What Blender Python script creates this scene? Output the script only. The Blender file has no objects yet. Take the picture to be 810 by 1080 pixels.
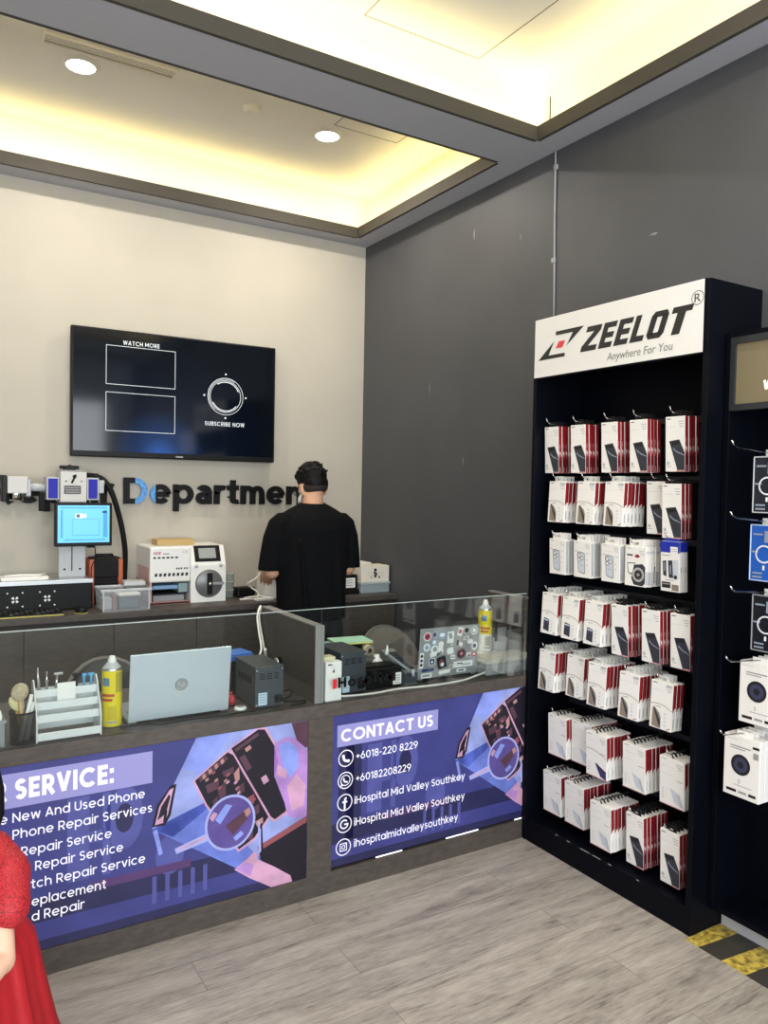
import bpy, bmesh, math, random
from mathutils import Vector, Matrix
random.seed(7)
PI = math.pi
COL = bpy.context.scene.collection
SC = bpy.context.scene

# ------------------------------------------------------------------ materials
def lin(h):
    h = h.lstrip('#')
    c = [int(h[i:i+2], 16)/255 for i in (0, 2, 4)]
    return tuple(v/12.92 if v <= .04045 else ((v+.055)/1.055)**2.4 for v in c) + (1,)

MATS = {}
def mat(name, col, rough=.5, metal=0, emit=0, ecol=None, spec=.5, trans=0, alpha=1, noise=0, nscale=20, bump=0, coat=0, stretch=None):
    if name in MATS: return MATS[name]
    m = bpy.data.materials.new(name); m.use_nodes = True
    nt = m.node_tree; b = nt.nodes['Principled BSDF']
    c = lin(col)
    b.inputs['Base Color'].default_value = c
    b.inputs['Roughness'].default_value = rough
    b.inputs['Metallic'].default_value = metal
    b.inputs['Specular IOR Level'].default_value = spec
    b.inputs['Transmission Weight'].default_value = trans
    b.inputs['Alpha'].default_value = alpha
    b.inputs['Coat Weight'].default_value = coat
    if emit:
        b.inputs['Emission Color'].default_value = lin(ecol or col)
        b.inputs['Emission Strength'].default_value = emit
    if noise or bump:
        tc = nt.nodes.new('ShaderNodeTexCoord'); n = nt.nodes.new('ShaderNodeTexNoise')
        n.inputs['Scale'].default_value = nscale; n.inputs['Detail'].default_value = 6
        if stretch:
            mp = nt.nodes.new('ShaderNodeMapping'); mp.inputs['Scale'].default_value = stretch
            nt.links.new(tc.outputs['Object'], mp.inputs['Vector']); nt.links.new(mp.outputs['Vector'], n.inputs['Vector'])
        else:
            nt.links.new(tc.outputs['Object'], n.inputs['Vector'])
        if noise:
            mx = nt.nodes.new('ShaderNodeMix'); mx.data_type = 'RGBA'
            mx.inputs[6].default_value = tuple(max(0, v*(1-noise)) for v in c[:3]) + (1,)
            mx.inputs[7].default_value = tuple(min(1, v*(1+noise)) for v in c[:3]) + (1,)
            rp = nt.nodes.new('ShaderNodeMapRange'); rp.inputs[1].default_value = .3; rp.inputs[2].default_value = .7
            nt.links.new(n.outputs['Fac'], rp.inputs[0]); nt.links.new(rp.outputs[0], mx.inputs[0])
            nt.links.new(mx.outputs[2], b.inputs['Base Color'])
        if bump:
            bp = nt.nodes.new('ShaderNodeBump'); bp.inputs['Strength'].default_value = bump; bp.inputs['Distance'].default_value = .01
            nt.links.new(n.outputs['Fac'], bp.inputs['Height']); nt.links.new(bp.outputs['Normal'], b.inputs['Normal'])
    MATS[name] = m
    return m

def glass_mat(name, tint='#e6efec', refl=1.0, rough=.0):
    m = bpy.data.materials.new(name); m.use_nodes = True; nt = m.node_tree
    nt.nodes.clear()
    out = nt.nodes.new('ShaderNodeOutputMaterial'); mx = nt.nodes.new('ShaderNodeMixShader')
    tr = nt.nodes.new('ShaderNodeBsdfTransparent'); tr.inputs['Color'].default_value = lin(tint)
    gl = nt.nodes.new('ShaderNodeBsdfGlossy'); gl.inputs['Roughness'].default_value = rough
    fr = nt.nodes.new('ShaderNodeFresnel'); fr.inputs['IOR'].default_value = 1.5
    mul = nt.nodes.new('ShaderNodeMath'); mul.operation = 'MULTIPLY'; mul.inputs[1].default_value = refl
    nt.links.new(fr.outputs[0], mul.inputs[0]); nt.links.new(mul.outputs[0], mx.inputs[0])
    nt.links.new(tr.outputs[0], mx.inputs[1]); nt.links.new(gl.outputs[0], mx.inputs[2])
    nt.links.new(mx.outputs[0], out.inputs['Surface'])
    MATS[name] = m
    return m

def clear_plastic(name, tint, a):
    m = bpy.data.materials.new(name); m.use_nodes = True; nt = m.node_tree
    b = nt.nodes['Principled BSDF']; b.inputs['Base Color'].default_value = lin(tint); b.inputs['Roughness'].default_value = .15
    b.inputs['Alpha'].default_value = a
    MATS[name] = m
    return m

def floor_mat():
    m = bpy.data.materials.new('grey_wood_planks'); m.use_nodes = True; nt = m.node_tree; L = nt.links.new
    b = nt.nodes['Principled BSDF']
    tc = nt.nodes.new('ShaderNodeTexCoord')
    br = nt.nodes.new('ShaderNodeTexBrick')
    br.inputs['Scale'].default_value = 1; br.inputs['Brick Width'].default_value = 1.25; br.inputs['Row Height'].default_value = .165
    br.inputs['Mortar Size'].default_value = .0012; br.offset = .37; br.offset_frequency = 2
    br.inputs['Color1'].default_value = (.30, .30, .30, 1); br.inputs['Color2'].default_value = (.72, .72, .72, 1)
    br.inputs['Mortar'].default_value = (0, 0, 0, 1)
    L(tc.outputs['Object'], br.inputs['Vector'])
    # per plank offset of the grain
    sep = nt.nodes.new('ShaderNodeVectorMath'); sep.operation = 'MULTIPLY'; sep.inputs[1].default_value = (1.6, 11, 1)
    L(tc.outputs['Object'], sep.inputs[0])
    off = nt.nodes.new('ShaderNodeVectorMath'); off.operation = 'SCALE'; off.inputs[3].default_value = 37
    L(br.outputs['Color'], off.inputs[0])
    add = nt.nodes.new('ShaderNodeVectorMath'); L(sep.outputs[0], add.inputs[0]); L(off.outputs[0], add.inputs[1])
    g1 = nt.nodes.new('ShaderNodeTexNoise'); g1.inputs['Scale'].default_value = 1.6; g1.inputs['Detail'].default_value = 9; g1.inputs['Roughness'].default_value = .62; g1.inputs['Distortion'].default_value = .6
    L(add.outputs[0], g1.inputs['Vector'])
    cr = nt.nodes.new('ShaderNodeValToRGB')
    e = cr.color_ramp.elements
    e[0].position = .36; e[0].color = lin('#6b635b'); e[1].position = .56; e[1].color = lin('#b0a89e')
    k = e.new(.44); k.color = lin('#989087')
    k = e.new(.68); k.color = lin('#c2bbb1')
    g2 = nt.nodes.new('ShaderNodeTexNoise'); g2.inputs['Scale'].default_value = 1.0; g2.inputs['Detail'].default_value = 8; g2.inputs['Roughness'].default_value = .7
    s2 = nt.nodes.new('ShaderNodeVectorMath'); s2.operation = 'MULTIPLY'; s2.inputs[1].default_value = (14, 120, 1); L(tc.outputs['Object'], s2.inputs[0]); L(s2.outputs[0], g2.inputs['Vector'])
    mg = nt.nodes.new('ShaderNodeMix'); mg.inputs[0].default_value = .48; L(g1.outputs['Fac'], mg.inputs[2]); L(g2.outputs['Fac'], mg.inputs[3])
    L(mg.outputs[0], cr.inputs[0])
    # knots
    kn = nt.nodes.new('ShaderNodeTexNoise'); kn.inputs['Scale'].default_value = 2.3; kn.inputs['Detail'].default_value = 3
    km = nt.nodes.new('ShaderNodeVectorMath'); km.operation = 'MULTIPLY'; km.inputs[1].default_value = (1.3, 3.4, 1)
    L(tc.outputs['Object'], km.inputs[0]); L(km.outputs[0], kn.inputs['Vector'])
    kr = nt.nodes.new('ShaderNodeMapRange'); kr.inputs[1].default_value = .62; kr.inputs[2].default_value = .75; kr.inputs[3].default_value = 1; kr.inputs[4].default_value = .62
    L(kn.outputs['Fac'], kr.inputs[0])
    tone = nt.nodes.new('ShaderNodeMapRange'); tone.inputs[1].default_value = .25; tone.inputs[2].default_value = .75; tone.inputs[3].default_value = .90; tone.inputs[4].default_value = 1.05
    L(br.outputs['Color'], tone.inputs[0])
    mm = nt.nodes.new('ShaderNodeMath'); mm.operation = 'MULTIPLY'; L(tone.outputs[0], mm.inputs[0]); L(kr.outputs[0], mm.inputs[1])
    sm = nt.nodes.new('ShaderNodeMath'); sm.operation = 'MULTIPLY_ADD'; sm.inputs[1].default_value = -.45; sm.inputs[2].default_value = 1
    L(br.outputs['Fac'], sm.inputs[0])
    m2 = nt.nodes.new('ShaderNodeMath'); m2.operation = 'MULTIPLY'; L(mm.outputs[0], m2.inputs[0]); L(sm.outputs[0], m2.inputs[1])
    sc = nt.nodes.new('ShaderNodeVectorMath'); sc.operation = 'SCALE'; L(cr.outputs['Color'], sc.inputs[0]); L(m2.outputs[0], sc.inputs[3])
    L(sc.outputs[0], b.inputs['Base Color'])
    b.inputs['Roughness'].default_value = .42
    b.inputs['Specular IOR Level'].default_value = .35
    return m

def hazard_mat():
    m = bpy.data.materials.new('hazard_stripes'); m.use_nodes = True; nt = m.node_tree; L = nt.links.new
    b = nt.nodes['Principled BSDF']; tc = nt.nodes.new('ShaderNodeTexCoord'); sx = nt.nodes.new('ShaderNodeSeparateXYZ')
    L(tc.outputs['Object'], sx.inputs[0])
    a = nt.nodes.new('ShaderNodeMath'); a.operation = 'MULTIPLY_ADD'; a.inputs[1].default_value = .09
    L(sx.outputs[0], a.inputs[0]); L(sx.outputs[1], a.inputs[2])
    d = nt.nodes.new('ShaderNodeMath'); d.operation = 'MULTIPLY'; d.inputs[1].default_value = 1/.18; L(a.outputs[0], d.inputs[0])
    e_ = nt.nodes.new('ShaderNodeMath'); e_.operation = 'ADD'; e_.inputs[1].default_value = 20-1.8965/.18; L(d.outputs[0], e_.inputs[0])
    f = nt.nodes.new('ShaderNodeMath'); f.operation = 'FRACT'; L(e_.outputs[0], f.inputs[0])
    g = nt.nodes.new('ShaderNodeMath'); g.operation = 'GREATER_THAN'; g.inputs[1].default_value = .5; L(f.outputs[0], g.inputs[0])
    n = nt.nodes.new('ShaderNodeTexNoise'); n.inputs['Scale'].default_value = 45; n.inputs['Detail'].default_value = 4; L(tc.outputs['Object'], n.inputs['Vector'])
    cr = nt.nodes.new('ShaderNodeValToRGB'); cr.color_ramp.elements[0].color = lin('#7c6a2c'); cr.color_ramp.elements[1].color = lin('#d9bd55')
    cr.color_ramp.elements[0].position = .35; cr.color_ramp.elements[1].position = .6
    L(n.outputs['Fac'], cr.inputs[0])
    mx = nt.nodes.new('ShaderNodeMix'); mx.data_type = 'RGBA'; L(g.outputs[0], mx.inputs[0]); L(cr.outputs[0], mx.inputs[6]); mx.inputs[7].default_value = lin('#3d3a34')
    L(mx.outputs[2], b.inputs['Base Color']); b.inputs['Roughness'].default_value = .5
    return m

# ------------------------------------------------------------------ mesh builder
class MB:
    def __init__(s): s.bm = bmesh.new()
    def _mark(s, fs, mi, smooth=False):
        for f in fs: f.material_index = mi; f.smooth = smooth
    def box(s, x0, x1, y0, y1, z0, z1, mi=0, bev=0, seg=2, mtx=None):
        bm = bmesh.new()
        bmesh.ops.create_cube(bm, size=1)
        for v in bm.verts:
            v.co = Vector(((x0+x1)/2+v.co.x*(x1-x0), (y0+y1)/2+v.co.y*(y1-y0), (z0+z1)/2+v.co.z*(z1-z0)))
        if bev: bmesh.ops.bevel(bm, geom=bm.edges[:], offset=bev, segments=seg, affect='EDGES', profile=.5)
        s.merge(bm, mi, mtx, smooth=False); return s
    def merge(s, bm, mi=None, mtx=None, smooth=None):
        if mtx is not None: bm.transform(mtx)
        mp = {}
        for v in bm.verts: mp[v] = s.bm.verts.new(v.co)
        for f in bm.faces:
            try: n = s.bm.faces.new([mp[v] for v in f.verts])
            except ValueError: continue
            n.material_index = f.material_index if mi is None else mi
            n.smooth = f.smooth if smooth is None else smooth
        bm.free()
    def poly(s, pts, mi=0):
        vs = [s.bm.verts.new(p) for p in pts]
        f = s.bm.faces.new(vs); f.material_index = mi
        if len(pts) > 4: bmesh.ops.triangulate(s.bm, faces=[f])
        return s
    def prism(s, pts, vec, mi=0, cap_mi=None):
        vec = Vector(vec); a = [s.bm.verts.new(Vector(p)) for p in pts]; b = [s.bm.verts.new(Vector(p)+vec) for p in pts]
        fs = [s.bm.faces.new(a), s.bm.faces.new(b[::-1])]
        for f in fs: f.material_index = mi if cap_mi is None else cap_mi
        n = len(pts)
        for i in range(n):
            f = s.bm.faces.new([a[i], b[i], b[(i+1) % n], a[(i+1) % n]][::-1]); f.material_index = mi
        bmesh.ops.recalc_face_normals(s.bm, faces=s.bm.faces[:]) if n > 4 else None
        return s
    def tube(s, path, r, seg=8, mi=0, r2=None, caps=True, flat=1.0):
        path = [Vector(p) for p in path]; n = len(path); rings = []
        ref = Vector((0, 0, 1))
        prev = None
        for i, p in enumerate(path):
            t = (path[min(i+1, n-1)]-path[max(i-1, 0)])
            t = t.normalized() if t.length else Vector((0, 0, 1))
            if prev is None:
                u = t.cross(ref); u = u if u.length > .1 else t.cross(Vector((1, 0, 0)))
            else:
                u = prev-t*prev.dot(t)
                if u.length < 1e-6: u = t.cross(ref)
            u.normalize(); prev = u; w = t.cross(u)
            rr = (r if r2 is None else r+(r2-r)*i/max(1, n-1)) if not isinstance(r, (list, tuple)) else r[i]
            rings.append([s.bm.verts.new(p+u*(rr*math.cos(2*PI*k/seg))+w*(rr*flat*math.sin(2*PI*k/seg))) for k in range(seg)])
        for a, b in zip(rings, rings[1:]):
            for k in range(seg):
                f = s.bm.faces.new([a[k], a[(k+1) % seg], b[(k+1) % seg], b[k]]); f.material_index = mi; f.smooth = True
        if caps:
            f = s.bm.faces.new(rings[0][::-1]); f.material_index = mi
            f = s.bm.faces.new(rings[-1]); f.material_index = mi
        return s
    def lathe(s, prof, c=(0, 0, 0), seg=24, mi=0, axis='z', mis=None):
        c = Vector(c); rings = []
        def P(r, h, a):
            if axis == 'z': return c+Vector((r*math.cos(a), r*math.sin(a), h))
            if axis == 'y': return c+Vector((r*math.cos(a), h, r*math.sin(a)))
            return c+Vector((h, r*math.cos(a), r*math.sin(a)))
        for r, h in prof: rings.append([s.bm.verts.new(P(max(r, 1e-5), h, 2*PI*k/seg)) for k in range(seg)])
        for i, (a, b) in enumerate(zip(rings, rings[1:])):
            for k in range(seg):
                q = [a[k], a[(k+1) % seg], b[(k+1) % seg], b[k]]
                f = s.bm.faces.new(q if axis != 'y' else q[::-1]); f.material_index = mi if mis is None else mis[i]; f.smooth = True
        return s
    def disc(s, c, u, v, r, mi=0, seg=24, r0=0, a0=0, a1=2*PI):
        c, u, v = Vector(c), Vector(u), Vector(v)
        if isinstance(r, (int, float)): r = (r, r)
        if r0 == 0 and a1-a0 > 6.28:
            return s.poly_n([c+u*(r[0]*math.cos(2*PI*k/seg))+v*(r[1]*math.sin(2*PI*k/seg)) for k in range(seg)], mi)
        k0 = 1-r0/r[0]; full = a1-a0 > 6.28; n = seg if full else seg+1
        pa = [c+u*(r[0]*math.cos(a0+(a1-a0)*k/seg))+v*(r[1]*math.sin(a0+(a1-a0)*k/seg)) for k in range(n)]
        pb = [c+(p-c)*(r0/r[0]) for p in pa]
        A = [s.bm.verts.new(p) for p in pa]; B = [s.bm.verts.new(p) for p in pb]
        for k in range(seg):
            j = (k+1) % n
            f = s.bm.faces.new([A[k], A[j], B[j], B[k]]); f.material_index = mi
        return s
    def poly_n(s, pts, mi=0):
        f = s.bm.faces.new([s.bm.verts.new(p) for p in pts]); f.material_index = mi
        return s
    def ball(s, c, r, mi=0, seg=16, mtx=None):
        bm = bmesh.new(); bmesh.ops.create_uvsphere(bm, u_segments=seg, v_segments=max(6, seg//2), radius=1)
        r = (r, r, r) if isinstance(r, (int, float)) else r
        bm.transform(Matrix.Translation(c) @ (mtx or Matrix.Identity(4)) @ Matrix.Diagonal((*r, 1)))
        s.merge(bm, mi, None, True); return s
    def text(s, txt, o, u, v, size=None, width=None, mi=0, bold=0, depth=0, shear=0, w2h=None, space=1.0):
        """flat lettering: baseline starts at o, runs along u, stands along v"""
        vs, fs = text_geo(txt, bold, shear, space)
        if not vs: return s
        x0 = min(p[0] for p in vs); x1 = max(p[0] for p in vs)
        sx = (width/(x1-x0)) if width else size
        sy = size if size else sx
        o, u, v = Vector(o), Vector(u), Vector(v); nrm = u.cross(v)
        P = [s.bm.verts.new(o+u*((p[0]-x0)*sx)+v*(p[1]*sy)+nrm*depth) for p in vs]
        Q = [s.bm.verts.new(o+u*((p[0]-x0)*sx)+v*(p[1]*sy)) for p in vs] if depth else None
        edges = {}
        for f in fs:
            try: nf = s.bm.faces.new([P[i] for i in f])
            except ValueError: continue
            nf.material_index = mi
            if depth:
                try: g = s.bm.faces.new([Q[i] for i in f][::-1]); g.material_index = mi
                except ValueError: pass
                for a, b in zip(f, f[1:]+f[:1]): edges[(a, b)] = 1
        if depth:
            for a, b in edges:
                if (b, a) not in edges:
                    try: g = s.bm.faces.new([P[b], P[a], Q[a], Q[b]]); g.material_index = mi
                    except ValueError: pass
        return s
    def build(s, name, mats, parent=None, loc=None, norm=False):
        if norm: bmesh.ops.recalc_face_normals(s.bm, faces=s.bm.faces[:])
        me = bpy.data.meshes.new(name); s.bm.to_mesh(me); s.bm.free()
        for m in (mats if isinstance(mats, (list, tuple)) else [mats]): me.materials.append(m)
        o = bpy.data.objects.new(name, me); COL.objects.link(o)
        if parent is not None: o.parent = parent
        if loc: o.location = loc
        return o


# a plain geometric letter set drawn as strokes: lines (x0,y0,x1,y1) and arcs ('a',cx,cy,rx,ry,from,to), capitals 1 high
XH = .77
def glyph_strokes(ch, t, two=False):
    h = t/2; x = XH; a = 'a'
    def S_(hh, wd):
        r1 = (hh-2*h)/2*.48; r2 = (hh-2*h)/2*.52; c = wd/2
        return [(a, c, hh-h-r1, c-h-.01, r1, 28, 270), (a, c, h+r2, c-h, r2, 90, -152)], wd
    o = (a, .37, x/2, .37-h, x/2-h, 0, 360)
    arch = lambda x0, w: [(a, x0+w/2, x-h-.27, w/2-h, .27, 0, 180), (x0+w-h, 0, x0+w-h, x-h-.27)]
    G = {
     'A': lambda: ([(h*.9, 0, .40, 1-h*.3), (.80-h*.9, 0, .40, 1-h*.3), (.16, .27, .64, .27)], .80),
     'B': lambda: ([(h, 0, h, 1), (h, 1-h, .34, 1-h), (h, .53, .36, .53), (h, h, .36, h), (a, .34, (1.53-h)/2, .24-h*.6, (.47-h)/2, -90, 90), (a, .36, (.53+h)/2, .28-h*.6, (.53-h)/2, -90, 90)], .64),
     'C': lambda: ([(a, .5, .5, .5-h, .5-h, 44, 316)], .90),
     'D': lambda: ([(h, 0, h, 1), (h, 1-h, .36, 1-h), (h, h, .36, h), (a, .36, .5, .46-h, .5-h, -90, 90)], .82),
     'E': lambda: ([(h, 0, h, 1), (h, 1-h, .56, 1-h), (h, .5, .52, .5), (h, h, .56, h)], .57),
     'H': lambda: ([(h, 0, h, 1), (.74-h, 0, .74-h, 1), (h, .5, .74-h, .5)], .74),
     'I': lambda: ([(h, 0, h, 1)], t),
     'M': lambda: ([(h, 0, h, 1), (.92-h, 0, .92-h, 1), (h, 1-h*.6, .46, .28), (.92-h, 1-h*.6, .46, .28)], .92),
     'N': lambda: ([(h, 0, h, 1), (.76-h, 0, .76-h, 1), (h, 1-h*.6, .76-h, h*.6)], .76),
     'O': lambda: ([(a, .52, .5, .52-h, .5-h, 0, 360)], 1.04),
     'P': lambda: ([(h, 0, h, 1), (h, 1-h, .34, 1-h), (h, .42, .34, .42), (a, .34, (1.42-h)/2, .30-h, (.58-h)/2, -90, 90)], .63),
     'R': lambda: ([(h, 0, h, 1), (h, 1-h, .34, 1-h), (h, .42, .34, .42), (a, .34, (1.42-h)/2, .30-h, (.58-h)/2, -90, 90), (.33, .42, .60, 0)], .65),
     'S': lambda: S_(1, .60),
     'T': lambda: ([(0, 1-h, .66, 1-h), (.33, 0, .33, 1)], .66),
     'U': lambda: ([(h, .34, h, 1), (.70-h, .34, .70-h, 1), (a, .35, .34, .35-h, .34-h, 180, 360)], .70),
     'V': lambda: ([(h, 1, .39, h*.4), (.78-h, 1, .39, h*.4)], .78),
     'W': lambda: ([(h, 1, .29, h*.4), (.29, h*.4, .54, 1-h*.4), (.54, 1-h*.4, .79, h*.4), (.79, h*.4, 1.08-h, 1)], 1.08),
     'a': lambda: (([(.60-h, 0, .60-h, x-h-.22), (a, .30, x-h-.22, .30-h, .22, 0, 148), (a, .27, .235, .27-h, .235-h*.9, 0, 360), (.27, .44, .60-h, .44)], .60) if two else ([o, (.74-h, 0, .74-h, x)], .74)),
     'c': lambda: ([(a, .37, x/2, .37-h, x/2-h, 46, 314)], .66),
     'd': lambda: ([o, (.74-h, 0, .74-h, 1.05)], .74),
     'e': lambda: ([(a, .37, x/2, .37-h, x/2-h, 0, 318), (h, x/2-.01, .74-h*.6, x/2-.01)], .74),
     'h': lambda: ([(h, 0, h, 1.05)]+arch(0, .66), .66),
     'i': lambda: ([(h, 0, h, x), (h, .90, h, .90+t*1.1)], t),
     'k': lambda: ([(h, 0, h, 1.05), (h, .24, .52-h*.5, x), (.20, .38, .57-h*.5, 0)], .57),
     'l': lambda: ([(h, 0, h, 1.05)], t),
     'm': lambda: ([(h, 0, h, x)]+arch(0, .58)+arch(.58-t, .58), 1.16-t),
     'n': lambda: ([(h, 0, h, x)]+arch(0, .66), .66),
     'o': lambda: ([o], .74),
     'p': lambda: ([o, (h, -.29, h, x)], .74),
     'r': lambda: ([(h, 0, h, x), (a, .32, x-h-.26, .32-h, .26, 62, 180)], .42),
     's': lambda: S_(x, .50),
     't': lambda: ([(.22, .16, .22, .98), (0, x-h, .44, x-h), (a, .22+.17, .17, .17, .17-h, 180, 285)], .44),
     'u': lambda: ([(h, .30, h, x), (.66-h, 0, .66-h, x), (a, .33, .30, .33-h, .30-h, 180, 360)], .66),
     'v': lambda: ([(h, x, .32, h*.4), (.64-h, x, .32, h*.4)], .64),
     'w': lambda: ([(h, x, .25, h*.4), (.25, h*.4, .47, x-h*.4), (.47, x-h*.4, .69, h*.4), (.69, h*.4, .94-h, x)], .94),
     'y': lambda: ([(h, x, .33, h*.2), (.64-h, x, .19, -.30)], .64),
     '0': lambda: ([(a, .34, .5, .34-h, .5-h, 0, 360)], .68),
     '1': lambda: ([(.26, 0, .26, 1), (.0, .80, .26, .98-h*.3)], .26+h),
     '2': lambda: ([(a, .30, .70, .29-h, .30-h, 165, -35), (.30+(.29-h)*.82, .70-(.30-h)*.57, h, h), (0, h, .60, h)], .60),
     '6': lambda: ([(a, .33, .33, .33-h, .33-h, 0, 360), (h*1.4, .42, .42, 1)], .66),
     '8': lambda: ([(a, .31, .755-h*.3, .27-h, .245-h*.7, 0, 360), (a, .31, .28, .31-h, .28-h, 0, 360)], .62),
     '9': lambda: ([(a, .33, .67, .33-h, .33-h, 0, 360), (.66-h*1.4, .58, .24, 0)], .66),
     '+': lambda: ([(0, .46, .52, .46), (.26, .20, .26, .72)], .52),
     '-': lambda: ([(0, .42, .34, .42)], .34),
     ':': lambda: ([(h, 0, h, t*1.05), (h, .52, h, .52+t*1.05)], t),
     ' ': lambda: ([], .22)}
    return G[ch]()
def stroke_quads(strokes, t):
    h = t/2; out = []
    for s in strokes:
        if s[0] == 'a':
            _, cx, cy, rx, ry, a0, a1 = s; n = max(3, int(abs(a1-a0)/15)); ring = []
            for i in range(n+1):
                a = math.radians(a0+(a1-a0)*i/n); c, q = math.cos(a), math.sin(a)
                ring.append(((cx+(rx-h)*c, cy+(ry-h)*q), (cx+(rx+h)*c, cy+(ry+h)*q)))
            for (p, q), (r, u) in zip(ring, ring[1:]): out.append([p, q, u, r])
        else:
            x0, y0, x1, y1 = s; L = math.hypot(x1-x0, y1-y0) or 1; nx, ny = -(y1-y0)/L*h, (x1-x0)/L*h
            out.append([(x0+nx, y0+ny), (x1+nx, y1+ny), (x1-nx, y1-ny), (x0-nx, y0-ny)])
    r = []
    for q in out:
        ar = sum(a[0]*b[1]-b[0]*a[1] for a, b in zip(q, q[1:]+q[:1]))
        r.append(q if ar > 0 else q[::-1])
    return r
def word_quads(txt, t, gap, two=False):
    """list of (x offset, quads, width) per character, and the whole width"""
    x = 0; res = []
    for ch in txt:
        st, w = glyph_strokes(ch, t, two)
        res.append((x, stroke_quads(st, t), w)); x += w+gap
    return res, x-gap
def put_word(mb, txt, o, u, v, size, width, mi=0, t=.14, gap=.10, two=False, depth=0):
    res, W = word_quads(txt, t, gap, two); sx = width/W; o, u, v = Vector(o), Vector(u), Vector(v); n = u.cross(v)
    for x, qs, w in res:
        for q in qs:
            P = [o+u*((x+p[0])*sx)+v*(p[1]*size) for p in q]
            if depth: mb.prism(P, n*depth, mi)
            else: mb.poly_n(P, mi)

_tc = {}
def text_geo(txt, bold=0, shear=0, space=1.0):
    """outline of a word in the built-in face, scaled so that a capital is 1 high"""
    key = (txt, bold, shear, space)
    if key in _tc: return _tc[key]
    def geo(t, b):
        cu = bpy.data.curves.new('lettering', 'FONT'); cu.body = t; cu.size = 1; cu.offset = b; cu.resolution_u = 3; cu.space_character = space
        o = bpy.data.objects.new('lettering', cu); COL.objects.link(o)
        me = bpy.data.meshes.new_from_object(o.evaluated_get(bpy.context.evaluated_depsgraph_get()))
        vs = [tuple(v.co) for v in me.vertices]; fs = [list(p.vertices) for p in me.polygons]
        bpy.data.meshes.remove(me); bpy.data.objects.remove(o); bpy.data.curves.remove(cu)
        return vs, fs
    hv, _ = geo('H', 0); H = max(v[1] for v in hv)
    vs, fs = geo(txt, bold)
    vs = [((v[0]+v[1]*shear)/H, v[1]/H) for v in vs]
    _tc[key] = (vs, fs)
    return vs, fs

def thing(name, label, cat, loc=(0, 0, 0), rz=0, group=None):
    o = bpy.data.objects.new(name, None); COL.objects.link(o); o.empty_display_size = .1
    o.location = loc; o.rotation_euler = (0, 0, rz)
    return tag(o, label, cat, group)
def tag(o, label, cat, group=None):
    o['label'] = label; o['category'] = cat
    if group: o['group'] = group
    return o
def struct(o):
    o['kind'] = 'structure'; return o

X, Y, Z = Vector((1, 0, 0)), Vector((0, 1, 0)), Vector((0, 0, 1))

# ------------------------------------------------------------------ palette
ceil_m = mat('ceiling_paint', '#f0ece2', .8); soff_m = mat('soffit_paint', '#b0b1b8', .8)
lip_m = mat('cove_lip_paint', '#45413a', .8)
wall_b = mat('greige_wall_paint', '#bab4a7', .75, noise=.03, nscale=3)
wall_r = mat('charcoal_wall_paint', '#494a4e', .55, noise=.10, nscale=2.2, bump=.03)
lam = mat('dark_textured_laminate', '#4b443f', .5, noise=.22, nscale=26, stretch=(1, 1, 3))
lam_b = mat('dark_laminate_doors', '#544c45', .5, noise=.16, nscale=22, stretch=(1, 1, 3))
black = mat('black_plastic', '#0a0a0b', .45, spec=.25)
soft_black = mat('soft_black', '#0e0e10', .65, spec=.25)
navy = mat('black_laminate', '#04060f', .5, spec=.12)
white = mat('white_plastic', '#e9e8e4', .4)
paper = mat('white_card', '#efece7', .45)
grey = mat('grey_plastic', '#8d9094', .45)
lgrey = mat('light_grey_plastic', '#b9bcbf', .45)
dgrey = mat('dark_grey_metal', '#3c4147', .42)
alu = mat('aluminium', '#c7cacc', .3, .9)
silver = mat('silver_paint', '#c9d2da', .32, .35)
chrome = mat('chrome', '#d8d8d8', .12, 1)
red = mat('red_card', '#8e161d', .5)
dred = mat('dark_red_print', '#6a101a', .5)
yellow = mat('yellow_label', '#e3cf1e', .4)
blue = mat('blue_paint', '#1216a4', .45, spec=.3)
ink = mat('black_print', '#1b1b1d', .5)
ginkm = mat('grey_print', '#9b9898', .5)
wire_w = mat('white_cable', '#e6e3dc', .5)
tanm = mat('tan_card', '#b99c66', .6)
pane = glass_mat('clear_glass', '#f8fbfa', .6)
clear = clear_plastic('clear_plastic', '#cfd6da', .38)

# ------------------------------------------------------------------ room shell
XR, YB, ZS, ZC = 2.683, 4.719, 3.251, 3.555
XL, YF = -3.2, -2.2
mb = MB(); mb.box(-9, 9, -9, YB+.1, -.1, 0); struct(mb.build('floor', floor_mat()))
mb = MB(); mb.box(XL, XR+.1, YB, YB+.1, 0, ZC+.1); struct(mb.build('wall_back', wall_b))
mb = MB(); mb.box(XR, XR+.1, YF, YB, 0, ZC+.1)
w = struct(mb.build('wall_right', wall_r))
mb = MB(); mb.box(XL-.1, XL, YF, YB, 0, ZC+.1); struct(mb.build('wall_left', wall_b))
# ceiling: two trays with a lowered soffit round them, each opening edged by a lip that hides a light strip
T1 = (-2.4, 2.528, 3.122, 4.558)     # far tray opening x0,x1,y0,y1
T2 = (-2.4, 2.526, -1.5, 2.818)      # near tray opening
mb = MB()
mb.box(XL, XR+.1, YF, YB+.1, ZC, ZC+.1)                      # high ceiling
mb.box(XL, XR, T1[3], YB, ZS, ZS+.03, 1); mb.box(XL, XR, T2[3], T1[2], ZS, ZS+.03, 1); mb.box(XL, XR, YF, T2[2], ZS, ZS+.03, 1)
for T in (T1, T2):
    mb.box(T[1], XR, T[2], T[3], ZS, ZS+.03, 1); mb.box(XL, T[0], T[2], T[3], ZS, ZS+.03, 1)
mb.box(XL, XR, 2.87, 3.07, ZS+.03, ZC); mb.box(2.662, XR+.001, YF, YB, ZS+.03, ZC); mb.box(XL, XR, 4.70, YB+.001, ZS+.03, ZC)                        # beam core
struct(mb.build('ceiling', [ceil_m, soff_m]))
n = 0
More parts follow.
